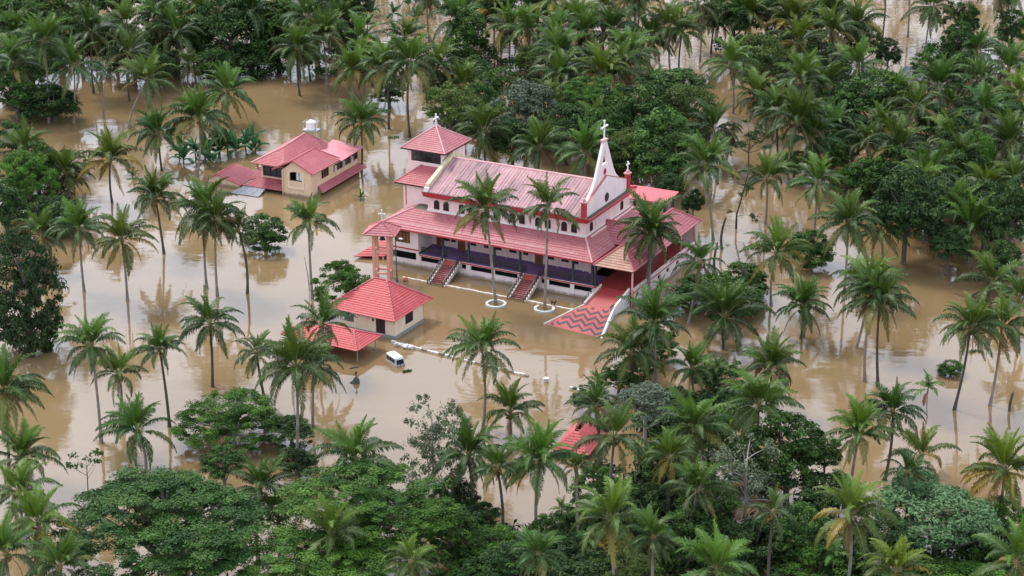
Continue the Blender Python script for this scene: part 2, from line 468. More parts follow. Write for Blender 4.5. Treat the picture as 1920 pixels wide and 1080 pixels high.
M['petal'] = plain('red_petal', (0.45, 0.02, 0.04), 0.6, 0.1, 3.0)
M['tyre'] = plain('black_rubber', (0.02, 0.02, 0.02), 0.7, 0.1)

# ------------------------------------------------------------------ where the plants stand: x, y, height (m), lean, frond length / radii
COCONUT_PALMS = [
 (-97.63,390.57,10.87,0.0,7.4,'g','green coconut palm, fourth nearest one left of the far corner wood'),
 (-90.88,386.14,16.29,0.41,7.4,'g','tall green coconut palm, second nearest one in front of the far corner wood'),
 (-86.0,407.21,12.91,0.52,7.38,'d','tall dark green coconut palm, nearest one in front of the far corner wood'),
 (-85.97,386.14,11.3,0.98,7.32,'g','green coconut palm, third nearest one in front of the far corner wood'),
 (-80.78,417.48,12.03,0.48,7.4,'g','tall green coconut palm, nearest one right of the far corner wood'),
 (-80.55,389.08,9.12,0.13,4.26,'s','thin ragged coconut palm, fifth nearest one in front of the far corner wood'),
 (-74.77,382.52,9.63,4.46,7.4,'g','green coconut palm, sixth nearest one in front of the far corner wood'),
 (-75.41,421.72,12.13,0.31,5.79,'d','tall dark green coconut palm, second nearest one right of the far corner wood'),
 (-69.38,434.03,11.25,1.55,7.4,'y','yellowing coconut palm, fourth nearest one right of the far corner wood'),
 (-67.26,413.32,4.58,0.26,4.22,'l','short pale green coconut palm, third nearest one behind the banana clump'),
 (-55.42,426.04,12.58,0.24,7.4,'d','tall dark green coconut palm, seventh nearest one left of the fallen banana plants'),
 (-56.24,384.32,6.78,1.07,7.04,'g','green coconut palm, second nearest one behind the banana clump'),
 (-43.36,405.21,10.08,-0.27,6.77,'g','green coconut palm, fifth nearest one left of the fallen banana plants'),
 (-38.59,412.08,10.78,-0.42,6.87,'g','green coconut palm, third nearest one left of the fallen banana plants'),
 (-42.22,416.64,13.71,-0.18,7.4,'d','tall dark green coconut palm, fourth nearest one left of the fallen banana plants'),
 (-56.98,352.47,10.82,1.17,7.14,'g','green coconut palm, nearest one behind the banana clump'),
 (-63.74,355.6,7.09,-0.24,6.04,'d','dark green coconut palm, nearest one left of the banana clump'),
 (-69.49,337.54,7.77,0.18,6.89,'y','yellowing coconut palm, third nearest one left of the banana clump'),
 (-86.71,347.87,5.78,0.31,7.4,'g','short green coconut palm, third nearest one behind the brown-flowered tree'),
 (-77.66,339.85,4.9,0.11,5.56,'l','short pale green coconut palm, fourth nearest one left of the banana clump'),
 (-56.46,312.05,9.77,-0.69,5.83,'g','green coconut palm, second nearest one left of the banana clump'),
 (-47.37,296.49,12.43,0.26,6.66,'g','tall green coconut palm, nearest one in front of the banana clump'),
 (-45.26,293.09,12.59,0.41,5.27,'g','tall green coconut palm, second nearest one in front of the banana clump'),
 (-40.88,294.21,10.47,-0.81,3.98,'d','dark green coconut palm, second nearest one in front of the yellow house'),
 (-30.56,291.97,12.29,-0.21,5.26,'g','slender coconut palm between the yellow house and the pavilion'),
 (-66.2,295.35,10.24,0.12,5.55,'g','green coconut palm, second nearest one behind the brown-flowered tree'),
 (-73.87,305.9,5.69,-0.55,5.52,'g','short green coconut palm, nearest one behind the brown-flowered tree'),
 (-58.84,291.52,9.89,-0.05,5.93,'y','yellowing coconut palm, second nearest one right of the brown-flowered tree'),
 (-41.4,258.8,9.47,0.21,5.54,'d','dark green coconut palm, second nearest one behind the bright domed tree'),
 (-45.27,245.79,11.09,-0.65,3.97,'d','dark green coconut palm, third nearest one behind the bright domed tree'),
 (-53.38,240.9,13.39,-0.39,5.18,'g','tall green coconut palm, nearest one right of the brown-flowered tree'),
 (-52.88,250.52,5.47,0.38,4.64,'g','short green coconut palm, second nearest one left of the bright domed tree'),
 (-27.16,231.59,14.82,0.63,6.61,'g','tall green coconut palm, nearest one right of the bright domed tree'),
 (-32.55,250.0,8.55,-1.4,4.04,'d','dark green coconut palm, nearest one behind the bright domed tree'),
 (-26.47,262.47,7.49,0.18,5.22,'d','dark green coconut palm, nearest one left of the red-roofed pavilion'),
 (-26.3,245.79,8.45,0.51,4.36,'g','green coconut palm, nearest one left of the white-roofed van'),
 (-46.26,232.34,5.71,-0.56,5.62,'g','short green coconut palm, nearest one left of the bright domed tree'),
 (-56.97,213.77,11.25,0.29,5.54,'g','green coconut palm, fourth nearest one left of the wide rain tree'),
 (-51.54,197.03,11.59,0.53,5.17,'y','tall yellowing coconut palm, second nearest one left of the wide rain tree'),
 (-63.26,231.35,11.48,0.51,6.45,'g','green coconut palm, nearest one in front of the brown-flowered tree'),
 (-29.3,209.48,9.49,0.61,4.63,'g','green coconut palm, nearest one in front of the bright domed tree'),
 (-19.57,196.87,10.06,-0.04,5.18,'l','pale green coconut palm, nearest one left of the second rain tree'),
 (-18.25,211.48,11.89,0.18,6.14,'g','tall green coconut palm, nearest one behind the second rain tree'),
 (-52.45,188.9,11.8,-0.46,4.54,'g','tall green coconut palm, fifth nearest one left of the wide rain tree'),
 (-4.72,218.02,9.04,-0.44,5.3,'g','green coconut palm, nearest one right of the pale ghostly tree'),
 (-1.4,210.92,10.94,-0.3,3.32,'d','dark green coconut palm, second nearest one right of the pale ghostly tree'),
 (3.11,212.98,11.09,0.09,5.85,'l','pale green coconut palm, nearest one left of the half-hidden red roof'),
 (-0.14,243.82,3.38,-0.07,4.93,'y','short coconut palm with a bright yellow young frond beside the lone tall palm'),
 (-3.99,243.82,12.3,0.13,5.62,'g','tall dark-trunked coconut palm standing before the low compound wall'),
 (10.65,229.78,10.03,-0.34,4.11,'d','dark green coconut palm, nearest one behind the half-hidden red roof'),
 (11.67,220.54,10.56,0.5,5.69,'g','green coconut palm, nearest one right of the half-hidden red roof'),
 (7.72,210.82,11.53,-0.41,2.15,'g','tall green coconut palm, nearest one in front of the half-hidden red roof'),
 (18.62,212.08,11.59,-0.43,4.16,'y','tall yellowing coconut palm, second nearest one left of the grey-twigged tree'),
 (11.15,197.95,11.23,-0.45,5.66,'l','pale green coconut palm, second nearest one in front of the half-hidden red roof'),
 (20.57,208.06,10.0,0.45,4.76,'g','green coconut palm, nearest one left of the grey-twigged tree'),
 (22.27,223.53,10.42,-0.34,5.76,'g','green coconut palm, nearest one behind the grey-twigged tree'),
 (29.51,227.09,11.96,0.45,5.82,'g','tall green coconut palm, second nearest one behind the grey-twigged tree'),
 (40.85,220.65,10.58,0.55,5.17,'y','yellowing coconut palm, nearest one right of the grey-twigged tree'),
 (46.49,230.09,9.52,0.49,4.47,'d','dark green coconut palm, nearest one in front of the open muddy channel'),
 (51.04,231.29,3.12,0.04,5.08,'s','thin ragged coconut palm, second nearest one behind the pale bushy corner tree'),
 (56.49,213.35,9.74,0.47,6.04,'y','yellowing coconut palm, nearest one right of the pale bushy corner tree'),
 (36.74,199.37,11.08,0.21,5.38,'l','pale green coconut palm, nearest one left of the pale bushy corner tree'),
 (20.79,188.69,10.41,0.53,5.6,'l','pale green coconut palm, second nearest one in front of the grey-twigged tree'),
 (39.1,186.71,11.38,0.56,4.5,'y','yellowing coconut palm, nearest one in front of the pale bushy corner tree'),
 (52.51,187.78,11.79,-0.24,5.27,'l','pale green coconut palm, second nearest one right of the pale bushy corner tree'),
 (20.24,292.86,10.95,0.55,6.6,'g','full coconut palm covering the tiled portico roof'),
 (20.92,291.97,10.24,0.4,5.05,'g','thinner twin coconut palm close against the portico roof'),
 (-2.43,289.53,15.6,-1.47,6.5,'g','coconut palm growing in the complete white planter ring before the church'),
 (4.92,287.57,16.44,0.46,5.81,'g','coconut palm growing in the broken planter ring before the church'),
 (26.19,282.22,9.4,1.51,4.7,'g','green coconut palm, nearest one behind the portico bush'),
 (39.46,289.09,8.55,0.33,6.11,'y','coconut palm with many yellowed fronds beside the portico bush'),
 (42.04,276.04,5.19,-0.03,5.47,'d','short dark green coconut palm, second nearest one right of the portico bush'),
 (30.52,272.04,4.89,-0.11,7.4,'d','short dark green coconut palm, nearest one in front of the portico bush'),
 (49.53,272.63,9.82,1.23,6.21,'g','green coconut palm, third nearest one left of the open muddy channel'),
 (50.61,258.8,12.44,-0.59,6.11,'g','tall green coconut palm, nearest one left of the open muddy channel'),
 (49.06,260.62,13.52,0.47,4.95,'g','tall green coconut palm, second nearest one left of the open muddy channel'),
 (51.17,294.21,11.51,-0.02,6.62,'g','green coconut palm, second nearest one left of the dark channel-side trees'),
 (73.16,307.85,5.9,-0.05,7.4,'g','green coconut palm, second nearest one right of the dark channel-side trees'),
 (69.89,292.86,2.46,3.64,6.44,'g','short green coconut palm, second nearest one right of the open muddy channel'),
 (59.47,251.21,11.95,1.33,5.38,'g','tall green coconut palm, nearest one right of the open muddy channel'),
 (64.58,252.59,11.38,0.82,5.99,'g','green coconut palm, third nearest one right of the open muddy channel'),
 (35.15,250.86,6.41,-0.72,5.42,'g','green coconut palm, third nearest one in front of the portico bush'),
 (19.53,255.72,10.72,-0.4,6.45,'g','green coconut palm, second nearest one right of the chevron ramp'),
 (16.04,255.75,6.49,0.37,6.29,'g','green coconut palm, nearest one right of the chevron ramp'),
 (24.82,254.34,4.59,-0.51,4.32,'l','short pale green coconut palm, second nearest one in front of the portico bush'),
 (48.5,310.8,12.25,0.29,5.79,'l','tall pale green coconut palm, second nearest one right of the red-flowered sapling'),
 (73.57,275.03,6.67,-0.29,4.82,'g','green coconut palm, fourth nearest one right of the open muddy channel'),
 (43.93,392.44,10.15,-0.92,7.4,'l','pale green coconut palm, nearest one left of the far olive tree'),
 (33.32,318.42,12.75,-1.76,6.86,'g','tall green coconut palm, nearest one behind the red-flowered sapling'),
 (37.41,355.6,7.89,-0.96,6.56,'d','dark green coconut palm, nearest one right of the dark tree behind the portico'),
 (42.78,326.38,8.14,-0.1,5.83,'g','green coconut palm, nearest one right of the red-flowered sapling'),
 (49.36,347.87,11.59,1.32,7.4,'g','green coconut palm, fourth nearest one left of the tree under the slate roof'),
 (49.36,362.01,9.02,-0.72,6.39,'g','green coconut palm, second nearest one in front of the far olive tree'),
 (53.84,347.87,8.25,-0.91,7.2,'d','dark green coconut palm, third nearest one left of the tree under the slate roof'),
 (60.62,361.36,5.34,-0.02,5.07,'d','dark green coconut palm, third nearest one in front of the tree under the slate roof'),
 (56.83,382.52,9.42,-1.0,7.4,'g','green coconut palm, second nearest one right of the far olive tree'),
 (59.72,409.23,10.16,-0.96,7.4,'y','yellowing coconut palm, nearest one right of the far olive tree'),
 (63.81,389.82,6.21,-2.24,6.85,'g','green coconut palm, second nearest one left of the tree under the slate roof'),
 (74.5,426.04,9.92,-1.06,7.4,'g','green coconut palm, nearest one behind the clipped round tree'),
 (69.07,391.69,9.81,-1.13,7.4,'g','green coconut palm, nearest one left of the clipped round tree'),
 (89.81,432.68,11.8,0.63,7.4,'l','tall pale green coconut palm, nearest one behind the two-tiered far tree'),
 (97.65,416.64,6.55,-0.54,6.36,'d','dark green coconut palm, nearest one in front of the two-tiered far tree'),
 (99.04,391.69,9.27,-1.03,7.14,'g','green coconut palm, nearest one right of the two-tiered far tree'),
 (82.78,378.96,9.24,-1.21,7.4,'g','green coconut palm, nearest one right of the slate roof'),
 (75.63,365.29,9.29,-0.96,6.98,'g','green coconut palm, second nearest one right of the tree under the slate roof'),
 (85.61,385.41,3.46,-0.27,5.38,'d','short dark green coconut palm, nearest one in front of the slate roof'),
 (87.86,362.01,8.92,-1.04,7.4,'d','dark green coconut palm, nearest one behind the vine-covered tree'),
 (68.24,340.44,8.79,-0.88,7.4,'g','green coconut palm, fourth nearest one in front of the tree under the slate roof'),
 (71.5,329.11,7.81,-0.94,6.85,'d','dark green coconut palm, second nearest one behind the dark channel-side trees'),
 (87.47,342.78,9.03,-0.51,7.4,'g','green coconut palm, nearest one right of the vine-covered tree'),
 (79.76,323.69,7.06,-0.77,5.79,'y','yellowing coconut palm, nearest one in front of the vine-covered tree'),
 (63.9,349.39,7.49,-0.76,5.42,'d','dark green coconut palm, second nearest one in front of the tree under the slate roof'),
 (97.4,375.46,8.65,-1.08,6.6,'y','yellowing coconut palm, second nearest one behind the vine-covered tree'),
 (83.04,448.9,14.81,-0.14,7.4,'g','tall green coconut palm, second nearest one behind the clipped round tree'),
 (89.78,453.74,14.46,-0.77,7.4,'g','tall green coconut palm, fourth nearest one behind the two-tiered far tree'),
 (111.51,440.89,14.0,-3.35,7.29,'g','tall green coconut palm, third nearest one behind the two-tiered far tree'),
 (108.63,434.93,16.3,-4.3,7.19,'g','tall green coconut palm, second nearest one behind the two-tiered far tree'),
 (-0.34,426.92,8.78,0.0,7.4,'l','pale green coconut palm, fifth nearest one left of the far middle grove'),
 (-12.55,434.03,9.01,0.78,7.4,'g','green coconut palm, third nearest one right of the fallen banana plants'),
 (-4.15,444.16,9.19,-0.32,6.41,'y','yellowing coconut palm, sixth nearest one left of the far middle grove'),
 (-19.51,376.15,14.51,0.16,7.4,'l','tall pale green coconut palm, third nearest one in front of the fallen banana plants'),
 (-23.92,381.8,12.15,-0.15,6.96,'l','tall pale green coconut palm, second nearest one in front of the fallen banana plants'),
 (-14.07,387.97,10.49,-0.49,7.36,'g','green coconut palm, second nearest one behind the olive tree by the tower'),
 (-30.42,404.41,7.4,0.09,6.48,'y','yellowing coconut palm, nearest one in front of the fallen banana plants'),
 (-31.41,417.48,8.51,0.0,6.97,'g','green coconut palm, nearest one left of the fallen banana plants'),
 (14.19,430.45,9.65,-0.46,7.4,'g','green coconut palm, nearest one left of the far middle grove'),
 (9.2,417.48,9.65,-0.52,7.4,'g','green coconut palm, second nearest one left of the far middle grove'),
 (10.28,401.26,10.01,-0.63,7.4,'l','pale green coconut palm, third nearest one in front of the far middle grove'),
 (9.83,386.14,9.38,-0.6,7.4,'g','green coconut palm, nearest one behind the grey-green tree behind the nave'),
 (21.51,421.72,9.5,-0.39,7.33,'d','dark green coconut palm, nearest one right of the far middle grove'),
 (29.26,422.58,7.55,-0.3,7.4,'g','green coconut palm, nearest one left of the narrow far channel'),
 (33.62,420.02,10.61,-0.41,7.3,'g','green coconut palm, second nearest one behind the narrow far channel'),
 (35.52,421.3,9.37,0.4,6.11,'g','green coconut palm, nearest one behind the narrow far channel'),
 (18.38,387.97,9.42,-0.88,7.4,'y','yellowing coconut palm, fourth nearest one in front of the far middle grove'),
 (21.94,389.82,9.56,-0.81,7.4,'g','green coconut palm, fifth nearest one in front of the far middle grove'),
 (28.57,387.97,7.05,-0.39,5.39,'d','dark green coconut palm, nearest one in front of the narrow far channel'),
 (8.13,373.73,7.68,-0.46,6.31,'g','green coconut palm, nearest one right of the grey-green tree behind the nave'),
 (-5.03,354.03,7.86,-0.06,7.05,'g','green coconut palm, nearest one right of the olive tree by the tower'),
 (4.96,347.87,6.77,-0.22,6.95,'g','green coconut palm, nearest one in front of the grey-green tree behind the nave'),
 (13.17,342.78,7.08,-0.28,7.11,'g','green coconut palm, nearest one left of the white gable spire'),
 (10.04,441.82,10.94,-0.67,7.32,'y','yellowing coconut palm, third nearest one left of the far middle grove'),
 (27.2,457.69,6.7,0.71,6.93,'d','dark green coconut palm, second nearest one right of the far middle grove'),
 (20.31,441.82,9.98,-0.4,6.69,'g','green coconut palm, nearest one behind the far middle grove'),
 (-27.5,355.6,8.89,0.14,6.03,'g','coconut palm between the yellow house and the bell tower'),
 (40.75,432.23,12.73,-0.65,6.86,'g','tall green coconut palm, fourth nearest one behind the narrow far channel'),
 (43.84,439.5,8.39,0.76,7.3,'d','dark green coconut palm, third nearest one behind the narrow far channel'),
 (28.72,458.68,9.92,0.39,7.26,'g','green coconut palm, third nearest one right of the far middle grove'),
 (-18.57,448.9,10.96,-0.43,7.11,'g','green coconut palm, second nearest one right of the fallen banana plants'),
 (-36.33,430.45,9.42,-0.29,6.85,'d','dark green coconut palm, second nearest one left of the fallen banana plants'),
 (59.96,451.31,10.64,-0.86,7.4,'g','green coconut palm, third nearest one behind the far olive tree'),
 (-108.1,426.04,11.66,0.59,7.08,'d','tall dark green coconut palm, third nearest one left of the far corner wood'),
 (-21.88,417.48,9.19,-0.39,6.06,'g','green coconut palm, nearest one right of the fallen banana plants'),
 (67.54,417.48,10.33,-0.81,6.96,'g','green coconut palm, second nearest one left of the clipped round tree'),
 (73.84,375.46,8.97,-1.02,6.05,'g','green coconut palm, nearest one right of the tree under the slate roof'),
 (78.4,337.54,7.77,-1.08,5.76,'d','dark green coconut palm, nearest one left of the vine-covered tree'),
 (45.95,212.24,10.29,-0.52,3.34,'d','dark green coconut palm, nearest one behind the pale bushy corner tree'),
 (28.61,201.04,10.6,0.12,3.51,'d','dark green coconut palm, nearest one in front of the grey-twigged tree'),
 (2.62,192.42,10.01,0.21,3.7,'g','green coconut palm, third nearest one in front of the half-hidden red roof'),
 (15.36,194.74,10.68,-0.23,3.73,'g','green coconut palm, third nearest one left of the grey-twigged tree'),
 (-10.51,188.29,11.64,-0.02,3.47,'l','tall pale green coconut palm, nearest one in front of the second rain tree'),
 (24.25,401.26,9.45,-0.63,7.3,'g','green coconut palm, second nearest one in front of the far middle grove'),
 (16.0,419.59,9.57,-0.58,6.99,'l','pale green coconut palm, nearest one in front of the far middle grove'),
 (4.08,421.72,9.5,-0.48,7.03,'g','green coconut palm, fourth nearest one left of the far middle grove'),
 (-8.96,384.32,8.28,-0.35,6.19,'g','green coconut palm, nearest one behind the olive tree by the tower'),
 (16.26,358.78,7.54,-0.51,6.08,'g','green coconut palm, nearest one behind the white gable spire'),
 (58.92,357.18,7.41,-0.81,6.32,'g','green coconut palm, nearest one left of the tree under the slate roof'),
 (68.17,358.78,7.34,-0.87,6.35,'l','pale green coconut palm, nearest one in front of the tree under the slate roof'),
 (79.3,349.39,7.78,-0.99,6.46,'g','green coconut palm, second nearest one left of the vine-covered tree'),
 (68.49,323.69,7.34,-0.88,6.27,'l','pale green coconut palm, nearest one behind the dark channel-side trees'),
 (92.63,387.97,8.13,-1.09,6.52,'g','green coconut palm, second nearest one in front of the two-tiered far tree'),
 (85.03,326.38,7.76,-1.05,6.08,'g','green coconut palm, second nearest one right of the vine-covered tree'),
 (47.52,377.2,7.74,-0.74,6.36,'l','pale green coconut palm, nearest one in front of the far olive tree'),
 (51.69,434.93,9.74,-0.87,7.23,'g','green coconut palm, nearest one behind the far olive tree'),
 (60.67,430.45,9.65,-0.94,7.16,'y','yellowing coconut palm, second nearest one behind the far olive tree'),
 (-103.89,417.48,10.1,0.44,6.96,'g','green coconut palm, second nearest one left of the far corner wood'),
 (-97.81,430.45,10.82,0.41,7.15,'g','green coconut palm, nearest one left of the far corner wood'),
 (-70.23,417.48,10.1,0.15,6.96,'g','green coconut palm, third nearest one right of the far corner wood'),
 (-47.76,428.23,10.2,-0.06,7.12,'g','green coconut palm, sixth nearest one left of the fallen banana plants'),
 (-31.76,397.38,7.52,-0.22,6.09,'l','pale green coconut palm, fourth nearest one in front of the fallen banana plants'),
 (-47.17,188.74,10.63,-0.02,4.39,'g','green coconut palm, nearest one left of the wide rain tree'),
 (-54.33,204.36,11.41,-0.53,4.84,'l','pale green coconut palm, third nearest one left of the wide rain tree'),
 (69.66,430.45,10.59,-1.06,7.15,'g','green coconut palm, third nearest one left of the clipped round tree'),
 (72.47,313.31,6.89,-0.89,6.1,'g','green coconut palm, nearest one right of the dark channel-side trees'),
 (59.06,305.9,6.32,-0.75,5.29,'l','pale green coconut palm, nearest one left of the dark channel-side trees'),
 (-77.51,401.26,10.01,0.25,6.71,'d','dark green coconut palm, fourth nearest one in front of the far corner wood'),
]
ARECA_PALMS = [
 (15.19,224.99,6.16,-0.13,2.34,'slim bright green areca palm, nearest areca right of the half-hidden red roof'),
 (6.01,216.0,3.19,-0.15,1.81,'slim bright green areca palm, nearest areca in front of the half-hidden red roof'),
 (9.0,205.73,4.65,-0.13,2.32,'slim bright green areca palm, second nearest areca in front of the half-hidden red roof'),
 (-1.08,202.08,3.93,-0.11,2.29,'slim bright green areca palm, second nearest areca right of the second rain tree'),
 (55.57,248.81,4.21,-0.31,2.89,'slim bright green areca palm, nearest areca in front of the open muddy channel'),
 (32.38,205.11,4.44,-0.22,2.46,'slim bright green areca palm, nearest areca in front of the grey-twigged tree'),
 (34.64,205.73,5.13,-0.28,2.46,'slim bright green areca palm, nearest areca right of the grey-twigged tree'),
 (36.38,202.68,4.27,-0.3,2.43,'slim bright green areca palm, second nearest areca left of the pale bushy corner tree'),
 (40.17,200.89,4.18,-0.38,2.13,'slim bright green areca palm, nearest areca left of the pale bushy corner tree'),
 (107.69,438.58,8.38,-0.49,3.36,'slim bright green areca palm, nearest areca right of the two-tiered far tree'),
 (108.69,440.42,6.97,-0.61,2.81,'slim bright green areca palm, second nearest areca right of the two-tiered far tree'),
 (79.43,367.95,5.83,-0.54,3.23,'slim bright green areca palm, nearest areca in front of the slate roof'),
 (-12.29,433.13,5.94,0.29,4.16,'slim bright green areca palm, nearest areca right of the fallen banana plants'),
 (28.33,256.11,3.98,-0.36,2.09,'slim bright green areca palm, nearest areca in front of the portico bush'),
 (28.68,230.09,4.43,-0.18,1.75,'slim bright green areca palm, nearest areca behind the grey-twigged tree'),
 (19.2,240.9,5.32,-0.28,1.98,'slim bright green areca palm, second nearest areca right of the half-hidden red roof'),
 (11.69,252.59,3.78,-0.2,1.9,'slim bright green areca palm, nearest areca behind the half-hidden red roof'),
 (22.53,283.28,5.12,-0.37,2.09,'slim bright green areca palm, nearest areca left of the portico bush'),
 (-8.19,203.29,4.08,-0.19,1.87,'slim bright green areca palm, nearest areca right of the second rain tree'),
]
